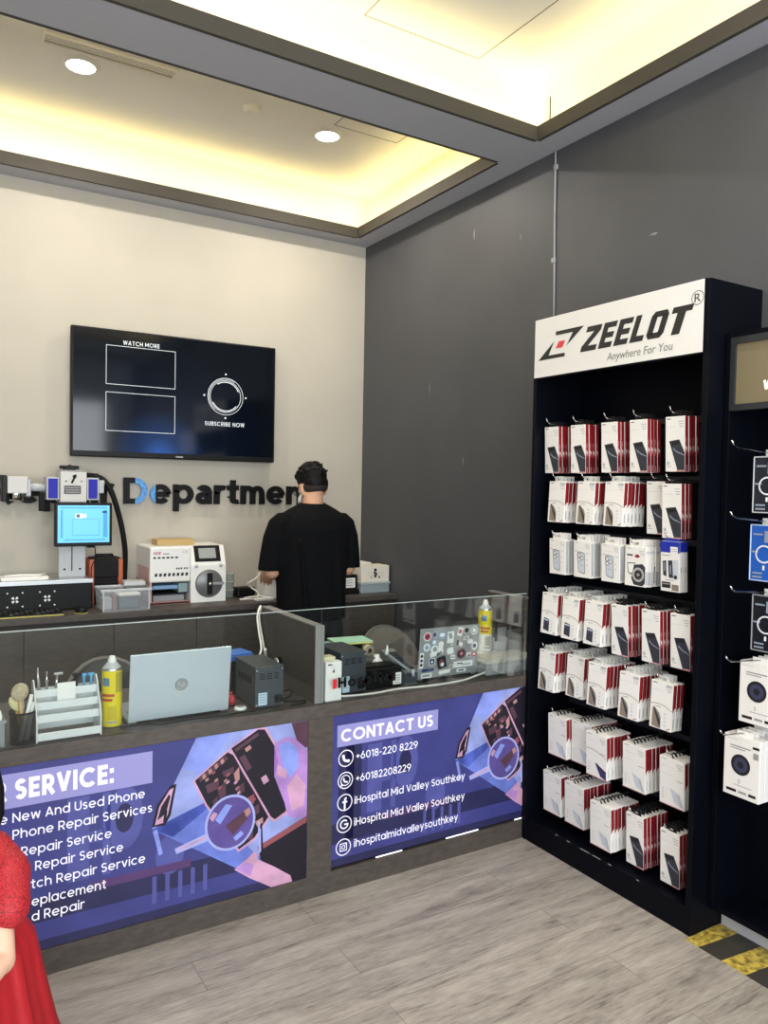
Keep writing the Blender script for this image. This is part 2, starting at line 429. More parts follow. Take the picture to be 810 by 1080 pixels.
for T in (T1, T2):
    n += 1
    mb = MB(); t = .018
    mb.box(T[0], T[1], T[3]-.0005, T[3]+t, ZS-.0005, ZS+.067); mb.box(T[0], T[1], T[2]-t, T[2]+.0005, ZS-.0005, ZS+.067)
    mb.box(T[1]-.0005, T[1]+t, T[2], T[3], ZS-.0005, ZS+.067); mb.box(T[0]-t, T[0]+.0005, T[2], T[3], ZS-.0005, ZS+.067)
    struct(mb.build('trim_%d' % n, lip_m))
# hairline access hatches in the plaster
hair = mat('hatch_gap', '#7a756b', .8)
mb = MB()
for x0, x1, y0, y1 in ((1.60, 2.20, 2.2, 2.86), (1.95, 2.35, 3.45, 3.80)):
    for a, b, c, d in ((x0, x1, y0, y0+.005), (x0, x1, y1, y1+.005), (x0, x0+.005, y0, y1), (x1, x1+.005, y0, y1)):
        mb.box(a, b, c, d, ZC-.0008, ZC+.001)
struct(mb.build('trim_3', hair))
# scuffs on the dark wall
scuff = mat('wall_scuff', '#8b8b8b', .7)
mb = MB()
for y, z, a, b in ((3.491, 3.018, .008, .04), (2.245, 2.69, .03, .006), (3.1, 2.9, .004, .02), (3.9, 2.2, .005, .05), (3.55, 1.75, .006, .03), (2.9, 1.5, .01, .03)):
    mb.poly([(XR-.0008, y+a, z), (XR-.0008, y, z+b), (XR-.0008, y-a*.6, z+b*.2), (XR-.0008, y-a*.2, z-b)][::-1])
o = mb.build('wall_scuff', scuff, w); 

# downlights
dl_e = mat('downlight_lens', '#fff6e8', .4, emit=14, ecol='#fff3e0')
dl_rim = mat('downlight_rim', '#e8e4da', .4)
def downlight(x, y, label):
    t = thing('downlight', label, 'ceiling light', (x, y, ZC), 0, 'round recessed downlights')
    b = MB(); b.lathe([(.066, -.001), (.066, -.012), (.078, -.008), (.088, -.001), (.088, .001)], seg=32); b.build('rim', dl_rim, t)
    b = MB(); b.lathe([(.0001, -.008), (.066, -.008)], seg=32); b.build('lens', dl_e, t, norm=True)
    l = bpy.data.lights.new('downlight_beam', 'AREA'); l.shape = 'DISK'; l.size = .12; l.energy = DL; l.color = (1, .93, .83)
    lo = bpy.data.objects.new('downlight_beam', l); COL.objects.link(lo); lo.parent = t; lo.location = (0, 0, -.02)
DL = 16
downlight(.672, 3.925, 'round white downlight in the far ceiling tray, beside the long air vent')
downlight(1.975, 3.93, 'round white downlight in the far ceiling tray, near the dark wall')
downlight(.672, 1.1, 'round downlight in the near ceiling tray, out to the left')
downlight(1.975, 1.1, 'round downlight in the near ceiling tray, above the display units')

# air vent
t = thing('air_vent', 'long slim white air vent set in the far ceiling tray', 'vent', (.78, 3.765, ZC))
vm = mat('vent_frame', '#ece8de', .5)
b = MB()
for x0, x1, y0, y1 in ((-.30, .30, -.05, -.034), (-.30, .30, .034, .05), (-.30, -.285, -.034, .034), (.285, .30, -.034, .034)):
    b.box(x0, x1, y0, y1, -.012, 0, bev=.003)
b.build('frame', vm, t)
b = MB(); b.box(-.285, .285, -.034, .034, -.002, .0); b.build('slot', mat('vent_slot', '#9b968a', .7), t)
for y in (-.016, .006): 
    b = MB(); b.box(-.285, .285, y-.004, y+.004, -.010, -.001); b.build('blade', vm, t)
# detector
b = MB(); b.lathe([(.0001, -.03), (.03, -.03), (.038, -.022), (.04, -.006), (.045, 0)], seg=28)
tag(b.build('smoke_detector', vm, None, (1.50, 3.87, ZC), norm=True), 'small round smoke detector on the far tray ceiling between the two downlights', 'detector')
# cable on the dark wall
b = MB(); pts = [(XR-.006, 2.853, ZS), (XR-.006, 2.85, 3.2), (XR-.004, 2.848, 2.9), (XR-.004, 2.842, 2.7), (XR-.004, 2.834, 2.36)]
b.tube(pts, .0045, 6)
t = tag(b.build('wall_cable', mat('grey_cable', '#a5a5a8', .5)), 'thin pale cable running down the dark wall from the ceiling', 'cable')
b = MB()
for z in (3.17, 2.72): b.box(XR-.012, XR, 2.836, 2.858, z-.012, z+.012, bev=.002)
b.build('clip', mat('grey_cable', '#a5a5a8', .5), t)
b = MB(); b.tube([(2.635, 2.853, 3.5), (2.636, 2.852, 3.42), (2.634, 2.853, 3.29)], .003, 6)
tag(b.build('hanging_cable', ink), 'thin dark cable hanging in the corner of the near ceiling tray', 'cable')

# cove light strips (real LED tape lying on the ledge behind the lip)
def cove(x0, y0, x1, y1, dirv, e):
    L = math.hypot(x1-x0, y1-y0)
    l = bpy.data.lights.new('cove_led_strip', 'AREA'); l.shape = 'RECTANGLE'; l.size = L; l.size_y = .03
    l.energy = e*L; l.color = (1, .80, .30)
    o = bpy.data.objects.new('cove_led_strip', l); COL.objects.link(o)
    o.location = ((x0+x1)/2, (y0+y1)/2, ZS+.045)
    d = Vector(dirv).normalized(); ux = Vector((x1-x0, y1-y0, 0)).normalized(); zz = -d; yy = zz.cross(ux)
    o.matrix_world = Matrix.Translation(o.location) @ Matrix((ux, yy, zz)).transposed().to_4x4()
CE = 2.5
for T in (T1, T2):
    cove(T[0], T[3]+.032, T[1]+.1, T[3]+.032, (0, -.6, 1), CE)
    cove(T[0], T[2]-.032, T[1]+.1, T[2]-.032, (0, .6, 1), CE)
    cove(T[1]+.045, T[2], T[1]+.045, T[3], (-.6, 0, 1), CE)

# daylight of the mall concourse coming in through the open shopfront
w = bpy.data.worlds.new('concourse'); SC.world = w; w.use_nodes = True
w.node_tree.nodes['Background'].inputs[0].default_value = (.86, .93, 1, 1); w.node_tree.nodes['Background'].inputs[1].default_value = .8
l = bpy.data.lights.new('shopfront_daylight', 'AREA'); l.shape = 'RECTANGLE'; l.size = 5.2; l.size_y = 1.7; l.energy = 260; l.color = (.90, .95, 1)
o = bpy.data.objects.new('shopfront_daylight', l); COL.objects.link(o); o.location = (-.3, YF+.05, 1.85); o.rotation_euler = (PI/2, 0, PI)
o.rotation_euler = (math.radians(90), 0, 0)
o.rotation_euler = Vector((0, -1, 0)).to_track_quat('Z', 'Y').to_euler()

# ------------------------------------------------------------------ television
tv = thing('television', 'large black flat television mounted on the pale back wall', 'television', (1.37, YB, 2.105))
b = MB(); b.box(-.618, .618, -.075, -.035, -.368, .368, bev=.006); b.build('casing', black, tv)
b = MB(); b.box(-.3, .3, -.036, -.0005, -.2, .2); b.build('wall_bracket', soft_black, tv)
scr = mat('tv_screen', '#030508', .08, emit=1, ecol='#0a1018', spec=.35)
nt = scr.node_tree; tcn = nt.nodes.new('ShaderNodeTexCoord')          # navy picture; blue reflection low on the glass painted into the emission
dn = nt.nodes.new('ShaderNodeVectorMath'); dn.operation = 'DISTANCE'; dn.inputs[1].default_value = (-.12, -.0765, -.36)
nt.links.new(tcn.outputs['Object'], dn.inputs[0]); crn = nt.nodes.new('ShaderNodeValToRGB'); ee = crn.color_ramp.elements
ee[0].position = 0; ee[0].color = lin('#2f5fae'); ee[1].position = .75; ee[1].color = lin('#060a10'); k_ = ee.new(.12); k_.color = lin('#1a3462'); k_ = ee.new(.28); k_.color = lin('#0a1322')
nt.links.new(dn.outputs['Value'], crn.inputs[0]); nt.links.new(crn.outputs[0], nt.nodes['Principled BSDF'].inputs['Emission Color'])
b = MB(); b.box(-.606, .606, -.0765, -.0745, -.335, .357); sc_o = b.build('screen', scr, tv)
glow = mat('tv_graphics', '#c8ced2', .4, emit=.6, ecol='#dfe6ea')
b = MB(); y = -.0772
def frame(b, x0, x1, z0, z1, y, t, mi=0):
    for a in ((x0, x1, z0, z0+t), (x0, x1, z1-t, z1), (x0, x0+t, z0, z1), (x1-t, x1, z0, z1)):
        b.poly([(a[0], y, a[2]), (a[1], y, a[2]), (a[1], y, a[3]), (a[0], y, a[3])], mi)
frame(b, -.43, -.03, .052, .276, y, .0024); frame(b, -.43, -.03, -.216, .008, y, .0024)
for r, r0, a0, a1 in ((.115, .1125, 0, 2*PI), (.100, .0972, 0, 2*PI), (.092, .087, .4, 2.2), (.092, .087, 3.6, 5.6), (.1085, .106, 1, 4)):
    b.disc((.285, y, .032), X, Z, r, 0, 40, r0, a0, a1)
for dx, dz in ((0, .137), (0, -.133), (.132, 0), (-.136, 0)): b.disc((.285+dx, y, .032+dz), X, Z, .006, 0, 6)
put_word(b, 'WATCH MORE', (-.335, y, .285), X, Z, .024, .21, 0, .14, .20)
put_word(b, 'SUBSCRIBE NOW', (.155, y, -.152), X, Z, .025, .255, 0, .14, .20)
b.build('graphics', glow, sc_o)
b = MB(); b.box(-.022, .022, -.0758, -.075, -.357, -.350); b.build('badge', mat('badge_grey', '#a0a0a0', .4), tv)
bl = mat('tv_blue_glow', '#16325e', .2, emit=.5, ecol='#1c4a98')

# ------------------------------------------------------------------ wall lettering "Repair Department"
wl = thing('wall_lettering', 'large black raised lettering on the pale wall below the television', 'sign', (0, YB, 1.466))
letter_m = mat('black_acrylic', '#0a0a0b', .5, spec=.2); letter_b = mat('blue_circuit_print', '#4d8fd0', .4, noise=.5, nscale=60)
CAPH = .156
TK = .205; GP = .085
rD, WD = word_quads('Departmen', TK, GP, True); sxl = (2.213-1.054)/WD
rR, WR = word_quads('Repair', TK, GP, True)
for word, x0 in (('Repair', 1.054-(WR+.34)*sxl), ('Department', 1.054)):
    for k, (xo, qs, wch) in enumerate(word_quads(word, TK, GP, True)[0]):
        b = MB()
        for i_, q in enumerate(qs): b.prism([(x0+(xo+p[0])*sxl, -.014, p[1]*CAPH) for p in q], (0, -.018-.00012*(i_ % 7), 0), 0)
        bmesh.ops.recalc_face_normals(b.bm, faces=b.bm.faces[:])
        if word == 'Department' and k < 2:
            for c in (1.120, 1.240): bmesh.ops.bisect_plane(b.bm, geom=b.bm.verts[:]+b.bm.edges[:]+b.bm.faces[:], plane_co=(c, 0, 0), plane_no=(1, 0, 0))
            for f in b.bm.faces:
                if 1.120 < f.calc_center_median().x < 1.240: f.material_index = 1
        xm = min(v.co.x for v in b.bm.verts); b.box(xm+.008, xm+.018, -.015, -.0005, .04, .05)
        b.build('letter', [letter_m, letter_b], wl)

# ------------------------------------------------------------------ back counter
bc = thing('back_counter', 'dark wood-look counter with plain doors running along the back wall', 'counter', (0, 0, 0))
ZBC = .902
b = MB(); b.box(-1.6, XR-.002, 4.218, YB-.002, ZBC-.034, ZBC, bev=.002); b.build('worktop', lam, bc)
b = MB(); b.box(-1.6, XR-.002, 4.262, YB-.002, .08, ZBC-.034); b.box(-1.6, XR-.002, 4.30, YB-.002, 0, .08); b.build('carcass', mat('shadow_gap', '#2c2724', .6), bc)
xs = [-1.6+.0, -1.29, -.85, -.41, .03, .47, .909, 1.359, 1.80, 2.24, XR-.004]
for a, c in zip(xs, xs[1:]):
    b = MB(); b.box(a+.0015, c-.0015, 4.243, 4.263, .085, .845, bev=.001); b.build('door', lam_b, bc)

# ------------------------------------------------------------------ service counter
YC = 2.638
sv = thing('service_counter', 'long dark laminate service counter holding the two purple posters', 'counter', (0, 0, 0))
b = MB()
b.box(-.9, 2.66, 2.66, 3.20, .085, .10); b.box(-.9, 2.66, 2.66, 2.70, .085, .70)
b.box(-.9, 2.376, YC, 2.70, 0, .085, bev=.001)
b.box(1.286, 1.392, YC, 2.68, .085, .70)
b.box(-.9, -.25, YC, 2.68, .085, .70)
for x in (-.9, .2, 1.32, 2.62): b.box(x, x+.04, 2.70, 3.20, 0, .70)
b.build('carcass', lam, sv)
b = MB(); b.box(-.9, 2.376, YC, 3.22, .70, .752, bev=.0015); b.box(2.376, 2.665, 2.642, 3.22, .70, .752); b.build('worktop', lam, sv)
b = MB()
b.box(-.25, 1.286, 2.650, 2.656, .085, .70)
b.build('lightbox_back', soft_black, sv)
ledge = mat('light_gap', '#ffffff', .5, emit=1.6, ecol='#f4f6ff')

# partitions
for i, (xp, lab) in enumerate(((1.322, 'grey laminate divider standing on the service counter between the two work bays'), (2.606, 'grey laminate divider at the end of the service counter against the dark wall'))):
    t = thing('divider_panel', lab, 'divider', (xp, 0, 0), 0, 'counter dividers')
    b = MB(); b.box(0, .036, 2.665, 3.20, .752, 1.052); b.build('board', lam, t)
    b = MB(); b.box(-.001, .037, 2.6645, 3.201, 1.0505, 1.056, bev=.001); b.box(-.001, .037, 2.660, 2.667, .752, 1.056, bev=.001); b.build('edge_band', mat('edge_band', '#8f8d8a', .4), t)
# glass screens on the front edge of the counter
edge_m = mat('glass_edge', '#b9c8c6', .2, alpha=.85)
for x0, x1, lab in ((-.9, 1.338, 'clear glass screen on the counter before the silver laptop bay'), (1.3395, 2.374, 'clear glass screen on the counter before the sticker-covered laptop bay')):
    t = thing('glass_screen', lab, 'glass screen', (0, 0, 0), 0, 'glass screens on the service counter')
    b = MB(); b.box(x0, x1, 2.6405, 2.6475, .752, 1.1235); b.build('pane', pane, t)
    b = MB(); b.box(x0, x1, 2.6405, 2.6475, 1.1235, 1.1255); b.build('polished_edge', edge_m, t)
    if x0 > 0:
        b = MB(); yv = 2.6398
        put_word(b, 'Hospital', (1.411, yv, .808), X, Z, .041, .265, 0, .24, .13)
        b.build('vinyl_lettering', letter_m, t)
        b = MB(); b.poly([(1.388, yv, .807), (1.405, yv, .807), (1.405, yv, .845), (1.388, yv, .845)]); b.build('red_vinyl_letter', mat('red_vinyl', '#c3202a', .4), t)

# ------------------------------------------------------------------ backlit posters
PC = {}
def pm(name, col, e=.42):
    k = 'poster_'+name
    if k not in MATS:
        m = mat(k, col, .4, emit=e*1.45, ecol=col); nt = m.node_tree         # soft mottling of the printed photograph
        if name not in ('white', 'head_white', 'lilac_band', 'lens_rim'):
            tcn = nt.nodes.new('ShaderNodeTexCoord'); nz_ = nt.nodes.new('ShaderNodeTexNoise'); nz_.inputs['Scale'].default_value = 9; nz_.inputs['Detail'].default_value = 5
            nt.links.new(tcn.outputs['Object'], nz_.inputs['Vector']); mxn = nt.nodes.new('ShaderNodeMix'); mxn.data_type = 'RGBA'
            a_ = .45 if name in ('skin_pink', 'skin_rose', 'lilac_shine', 'pale_blue', 'blue', 'lens', 'copper', 'board_brown') else .22
            mr = nt.nodes.new('ShaderNodeMapRange'); mr.inputs[1].default_value = .35; mr.inputs[2].default_value = .65; nt.links.new(nz_.outputs['Fac'], mr.inputs[0]); nt.links.new(mr.outputs[0], mxn.inputs[0])
            cc = lin(col); mxn.inputs[6].default_value = tuple(v*(1-a_) for v in cc[:3])+(1,); mxn.inputs[7].default_value = tuple(v*(1+a_*.6) for v in cc[:3])+(1,)
            nt.links.new(mxn.outputs[2], nt.nodes['Principled BSDF'].inputs['Emission Color'])
        c = lin(col); m.node_tree.nodes['Principled BSDF'].inputs['Base Color'].default_value = (c[0]*.4, c[1]*.4, c[2]*.4, 1)
    return MATS[k]
P_BG = pm('indigo', '#3f4286'); P_DK = pm('deep_indigo', '#2a2a55'); P_LT = pm('mid_indigo', '#54589f'); P_BAND = pm('lilac_band', '#9c9ad6')
P_TXT = pm('white', '#f1effb', .55); P_HEAD = pm('head_white', '#e9e6fb', .6); P_MAR = pm('maroon', '#553a6e'); P_SKY = pm('pale_blue', '#98a5e2'); P_SKY2 = pm('blue', '#6d7fd6')
P_BLK = pm('board_black', '#1a1626'); P_BRN = pm('board_brown', '#5b3b4c'); P_COP = pm('copper', '#b98a86'); P_PNK = pm('skin_pink', '#b58ad0'); P_PNK2 = pm('skin_rose', '#d0a0c0'); P_LENS = pm('lens', '#5f4f98'); P_RIM = pm('lens_rim', '#a9b0ea'); P_LIL = pm('lilac_shine', '#8fa0f0'); P_ORG = pm('rust', '#94525a')
PMATS = [P_BG, P_DK, P_LT, P_BAND, P_TXT, P_HEAD, P_MAR, P_SKY, P_SKY2, P_BLK, P_BRN, P_COP, P_PNK, P_PNK2, P_LENS, P_RIM, P_LIL, P_ORG]
PI_ = {m.name[7:]: i for i, m in enumerate(PMATS)}
BG, DK, LT, BAND, TXT, HEAD, MAR, SKY, SKY2, BLK, BRN, COP, PNK, PNK2, LENS, RIM, LIL, ORG = range(18)

def clip(poly, a, c, keep_less=True, ax=0):
    """clip a 2-D polygon at coordinate c on axis ax"""
    out = []
    for p, q in zip(poly, poly[1:]+poly[:1]):
        pi = (p[ax] <= c) == keep_less or p[ax] == c; qi = (q[ax] <= c) == keep_less or q[ax] == c
        if pi: out.append(p)
        if pi != qi:
            t = (c-p[ax])/(q[ax]-p[ax]); out.append((p[0]+(q[0]-p[0])*t, p[1]+(q[1]-p[1])*t))
    return out

def repair_picture(b, fx, fz, y, xmax, zmin, zmax):
    """photograph of an opened phone under a magnifier, printed on the poster; fx,fz place it"""
    k = [0]
    def P(pts, mi):
        k[0] += 1
        q = [(fx(x), fz(z)) for x, z in pts]
        q = clip(q, 0, xmax); 
        if len(q) > 2: q = clip(q, 0, zmax, True, 1)
        if len(q) > 2: q = clip(q, 0, zmin, False, 1)
        if len(q) > 2: b.poly([(x, y-k[0]*.00004, z) for x, z in q], mi)
    P([(.851, .70), (1.30, .70), (1.30, .085), (1.16, .085), (.697, .403)], SKY)
    P([(.80, .60), (.851, .70), (.98, .70), (.88, .56)], LIL)
    P([(.697, .403), (.77, .36), (.98, .49), (1.05, .26), (1.2, .10), (1.16, .085)], SKY2)
    # small phone at the tip
    P([(.697, .41), (.713, .483), (.76, .544), (.781, .547), (.775, .513), (.761, .438), (.741, .408)], BLK)
    P([(.707, .415), (.722, .478), (.757, .53), (.771, .535), (.765, .51), (.752, .445), (.738, .418)], PNK2)
    P([(.715, .43), (.728, .475), (.755, .515), (.760, .505), (.745, .45)], BLK)
    P([(.735, .42), (.745, .42), (.75, .46), (.740, .46)], BLK)
    P([(.70, .395), (.715, .40), (.735, .31), (.722, .305)], P_i('lilac_shine'))
    # opened phone, left half with its board
    P([(.838, .545), (.966, .636), (.995, .62), (1.03, .545), (1.14, .36), (1.073, .28), (1.011, .25), (.885, .448)], PNK2)
    P([(.846, .545), (.966, .628), (.99, .612), (1.024, .543), (1.13, .36), (1.073, .29), (1.013, .26), (.892, .45)], BLK)
    random.seed(11)
    for i in range(9):                                           # row of copper chips along the top edge
        t = i/9; x = .86+.10*t; z = .552+.064*t
        P([(x, z), (x+.012, z+.008), (x+.018, z-.006), (x+.006, z-.016)], COP if i % 2 else BRN)
    for x, z, w_, h_, c in ((.885, .52, .05, .03, BRN), (.93, .50, .03, .045, BRN), (.945, .56, .045, .02, BRN), (.99, .545, .02, .04, COP), (1.0, .49, .03, .03, BRN), (.97, .455, .02, .02, COP), (1.03, .44, .04, .03, ORG), (1.06, .40, .03, .03, BRN), (1.02, .40, .016, .03, COP), (1.075, .35, .03, .02, COP), (1.045, .31, .02, .03, BRN), (.91, .46, .02, .03, BRN)):
        P([(x, z), (x+w_, z+h_*.55), (x+w_*.85+.006, z-h_*.6), (x+.008, z-h_)], c)
    for i in range(16):
        x = .87+random.random()*.2; z = .58-(x-.87)*.9+random.uniform(-.03, .06)
        P([(x, z), (x+.012, z+.007), (x+.014, z-.002), (x+.003, z-.008)], random.choice((COP, PNK2, ORG)))
    # right half
    P([(.972, .642), (1.082, .702), (1.114, .698), (1.28, .409), (1.274, .382), (1.151, .333), (1.13, .353)], PNK2)
    P([(.979, .640), (1.082, .694), (1.108, .690), (1.271, .409), (1.264, .392), (1.153, .343), (1.137, .357)], BLK)
    P([(.99, .635), (1.08, .683), (1.086, .672), (.998, .624)], BRN)
    P([(1.095, .51), (1.115, .52), (1.128, .494), (1.107, .483)], PNK2)
    P([(1.01, .60), (1.03, .61), (1.06, .555), (1.04, .545)], BRN); P([(1.03, .63), (1.05, .642), (1.058, .628), (1.037, .617)], COP)
    for i in range(8):
        x = 1.17+.011*i; P([(x, .352+.006*i), (x+.006, .356+.006*i), (x+.008, .349+.006*i)], COP)
    # dark corner behind the hand
    P([(1.215, .70), (1.30, .70), (1.30, .60), (1.253, .59)], BRN)
    # dark base bottom right and wooden edge
    P([(1.089, .25), (1.30, .325), (1.30, .085), (1.20, .085), (1.097, .203)], BLK)
    P([(1.085, .255), (1.30, .335), (1.30, .31), (1.089, .235)], ORG)
    # hands
    P([(1.147, .629), (1.19, .65), (1.228, .64), (1.27, .60), (1.30, .56), (1.30, .33), (1.241, .326), (1.205, .345), (1.191, .40), (1.148, .508), (1.164, .551)], PNK)
    P([(1.165, .62), (1.20, .635), (1.24, .60), (1.25, .53), (1.215, .49), (1.185, .53)], P_i('lilac_shine'))
    P([(1.20, .46), (1.24, .50), (1.28, .45), (1.27, .37), (1.22, .36)], PNK2)
    P([(1.16, .55), (1.20, .52), (1.195, .49), (1.16, .51)], PNK2)
    P([(.995, .19), (1.04, .215), (1.073, .239), (1.083, .23), (1.089, .205), (1.15, .165), (1.22, .113), (1.228, .087), (1.145, .085), (1.10, .115), (1.06, .14)], PNK2)
    P([(1.0, .19), (1.04, .208), (1.07, .19), (1.06, .15)], PNK)
    # tweezers
    P([(1.085, .35), (1.092, .35), (1.10, .235), (1.09, .225)], RIM); P([(1.097, .34), (1.102, .34), (1.108, .23), (1.10, .22)], BLK)
    # magnifier
    P([(.775, .318), (.905, .352), (.912, .322), (.782, .298)], RIM); P([(.79, .315), (.90, .342), (.903, .334), (.79, .308)], PNK2)
    P([(.979+.096*math.cos(a*PI/16), .368+.102*math.sin(a*PI/16)) for a in range(32)], RIM)
    P([(.979+.087*math.cos(a*PI/16), .368+.093*math.sin(a*PI/16)) for a in range(32)], LENS)
    P([(.92, .39), (.96, .44), (.985, .43), (.94, .37)], LIL); P([(.90, .40), (.915, .42), (.93, .41), (.912, .385)], PNK2)
    P([(.96, .36), (1.03, .40), (1.045, .37), (.99, .32)], BRN); P([(1.03, .40), (1.05, .41), (1.058, .39), (1.04, .375)], COP); P([(.99, .31), (1.02, .33), (1.03, .315), (1.0, .295)], LIL)
def P_i(n): return PI_[n]

def rect(b, x0, x1, z0, z1, y, mi): b.poly([(x0, y, z0), (x1, y, z0), (x1, y, z1), (x0, y, z1)], mi)

def poster_ground(b, x0, x1, z0, z1, dx, y):
    rect(b, x0, x1, z0, z1, y, BG)
    rect(b, x0, x1, z0, z0+.17, y-.00005, DK); rect(b, x0, x1, z0+.03, z0+.09, y-.0001, BG)
    for f0, f1 in ((.10, .17), (.215, .30)): rect(b, x0+(x1-x0)*f0*.3, x0+(x1-x0)*f0*.3+.07, z0+.1, z1-.12, y-.0001, DK)
    # big faint wall letters "Ho" in the photograph behind the text
    rect(b, .424+dx, .492+dx, .283, .561, y-.00015, LT); rect(b, .492+dx, .54+dx, .40, .44, y-.00015, LT); rect(b, .535+dx, .56+dx, .283, .561, y-.00015, LT)
    b.disc((.605+dx, y-.00015, .463), X, Z, (.062, .108), LT, 36); b.disc((.605+dx, y-.0002, .463), X, Z, (.03, .05), DK, 28)
    b.disc((.76+dx, y-.00015, .30), X, Z, (.05, .07), LT, 28)
    b.poly([(.50+dx, y-.0002, .268), (.834+dx, y-.0002, .268), (.834+dx, y-.0002, .240), (.50+dx, y-.0002, .240)], MAR)
    for i in range(5): rect(b, .70+dx+.045*i, .715+dx+.045*i, .14, .235, y-.0002, LT)

def poster(name, label, x0, x1, z0, z1):
    t = thing(name, label, 'poster', (0, 0, 0))
    b = MB(); b.box(x0, x1, 2.6445, 2.6498, z0, z1); b.build('panel', P_DK, t)
    return t
yp = 2.6440
t = poster('backlit_poster', 'purple backlit poster listing repair services under the silver laptop bay', -.25, 1.2855, .086, .699)
b = MB(); poster_ground(b, -.249, 1.285, .087, .698, 0, yp); b.build('printed_background', PMATS, t)
b = MB(); repair_picture(b, lambda x: x, lambda z: z, yp-.0004, 1.2852, .087, .698); b.build('printed_picture', PMATS, t)
b = MB(); rect(b, -.05, .697, .566, .676, yp-.0004, BAND); b.build('headline_band', PMATS, t)
yt = yp-.0008
b = MB(); put_word(b, 'R SERVICE:', (.207, yt, .590), X, Z, .066, .362, HEAD, .23, .10); b.build('headline', PMATS, t)
for s, xl, xr, zb in (('e New And Used Phone', .225, .672, .519), ('Phone Repair Services', .262, .697, .465), ('Repair Service', .287, .563, .405), ('k Repair Service', .297, .601, .350), ('tch Repair Service', .315, .675, .2935), ('eplacement', .318, .546, .236), ('d Repair', .318, .478, .187)):
    b = MB(); put_word(b, s, (xl, yt, zb), X, Z, .0305, xr-xl, TXT, .135, .12); b.build('text_line', PMATS, t)

t = poster('backlit_poster', 'purple backlit poster with contact numbers under the sticker-covered laptop bay', 1.3925, 2.3765, .096, .699)
b = MB(); poster_ground(b, 1.393, 2.376, .097, .698, 1.13, yp); b.build('printed_background', PMATS, t)
# same picture, a little smaller and cropped by the panel edge
sc_ = (2.259-1.992)/(.979-.697)
b = MB(); repair_picture(b, lambda x: 1.992+(x-.697)*sc_, lambda z: .422+(z-.403)*sc_*1.0 if z < .69 else .7, yp-.0004, 2.3758, .097, .698); b.build('printed_picture', PMATS, t)
b = MB(); rect(b, 1.414, 1.896, .572, .658, yp-.0004, BAND); b.build('headline_band', PMATS, t)
b = MB(); put_word(b, 'CONTACT US', (1.43, yt, .590), X, Z, .050, .44, HEAD, .20, .10); b.build('headline', PMATS, t)
for s, xl, xr, zb in (('+6018-220 8229', 1.500, 1.795, .5095), ('+60182208229', 1.501, 1.763, .4195), ('iHospital Mid Valley Southkey', 1.496, 2.045, .331), ('iHospital Mid Valley Southkey', 1.496, 2.046, .2435), ('ihospitalmidvalleysouthkey', 1.497, 2.012, .157)):
    b = MB(); put_word(b, s, (xl, yt, zb), X, Z, .0305, xr-xl, TXT, .135, .12); b.build('text_line', PMATS, t)
for i, (x, z) in enumerate(((1.454, .523), (1.453, .435), (1.452, .347), (1.451, .259), (1.449, .168))):
    b = MB(); b.disc((x, yt, z), X, Z, .034, TXT, 32, .0300)
    if i in (0, 1):
        if i == 1: b.disc((x, yt, z), X, Z, .022, TXT, 24, .0185); b.poly([(x-.021, yt, z-.022), (x-.008, yt, z-.020), (x-.018, yt, z-.008)], TXT)
        k = .62 if i else 1
        b.disc((x+.006*k, yt-.0001, z+.006*k), X, Z, .022*k, TXT, 10, .012*k, PI*.95, PI*1.55)
        b.disc((x-.012*k, yt-.0001, z+.010*k), X, Z, .0065*k, TXT, 10); b.disc((x+.011*k, yt-.0001, z-.012*k), X, Z, .0065*k, TXT, 10)
    if i == 2: rect(b, x-.004, x+.004, z-.029, z+.008, yt, TXT); rect(b, x-.011, x+.011, z-.002, z+.005, yt, TXT); b.disc((x+.008, yt, z+.008), X, Z, .012, TXT, 8, .004, PI*.5, PI)
    if i == 3: 
        b.disc((x, yt, z), X, Z, .019, TXT, 28, .0135, .75, 2*PI-.05); rect(b, x, x+.019, z-.003, z+.003, yt, TXT)
    if i == 4:
        frame(b, x-.016, x+.016, z-.016, z+.016, yt, .0035, TXT); b.disc((x, yt, z), X, Z, .0085, TXT, 20, .0055); b.disc((x+.0095, yt, z+.0095), X, Z, .002, TXT, 8)
    b.build('icon', PMATS, t)
for a, c in ((1.60, 1.727), (1.951, 2.126), (2.335, 2.3765)):
    b = MB(); b.box(a, c, 2.6425, 2.6445, .0885, .0925); b.build('light_gap', ledge, t)

# ------------------------------------------------------------------ black display unit with white header sign
XF, YA, YBZ = 2.378, 1.742, 2.637
du = thing('display_unit', 'tall black open display unit with a white header sign, full of packs', 'display unit', (0, 0, 0))
b = MB(); b.box(XF, XR-.002, YBZ-.02, YBZ, 0, 2.35, bev=.0015); b.build('side_panel', navy, du)
b = MB(); b.box(XF, XR-.002, YA, YA+.022, 0, 2.35, bev=.0015); b.build('side_panel', navy, du)
b = MB(); b.box(2.655, 2.672, YA+.022, YBZ-.02, .1, 2.33); b.build('back_panel', navy, du)
b = MB(); b.box(XF+.004, XR-.004, YA+.022, YBZ-.02, 2.33, 2.348); b.build('top_panel', navy, du)
b = MB(); b.box(XF+.002, 2.655, YA+.022, YBZ-.02, .0, .100, bev=.001)
chip = mat('bare_chipboard', '#9a938c', .7)
for y, wd in ((2.42, .006), (2.35, .008), (2.245, .035), (2.2, .03), (2.12, .008), (1.98, .006)): b.box(XF+.0012, XF+.003, y-wd, y+wd, .0975, .1006, mi=1)
b.build('plinth', [navy, chip], du)
ROWZ = [1.876, 1.635, 1.381, 1.138, .88, .60, .328]
for z in ROWZ:
    b = MB(); b.box(2.630, 2.655, YA+.022, YBZ-.02, z+.002, z+.026, bev=.002); b.build('rail', mat('rail_grey', '#23262e', .35), du)
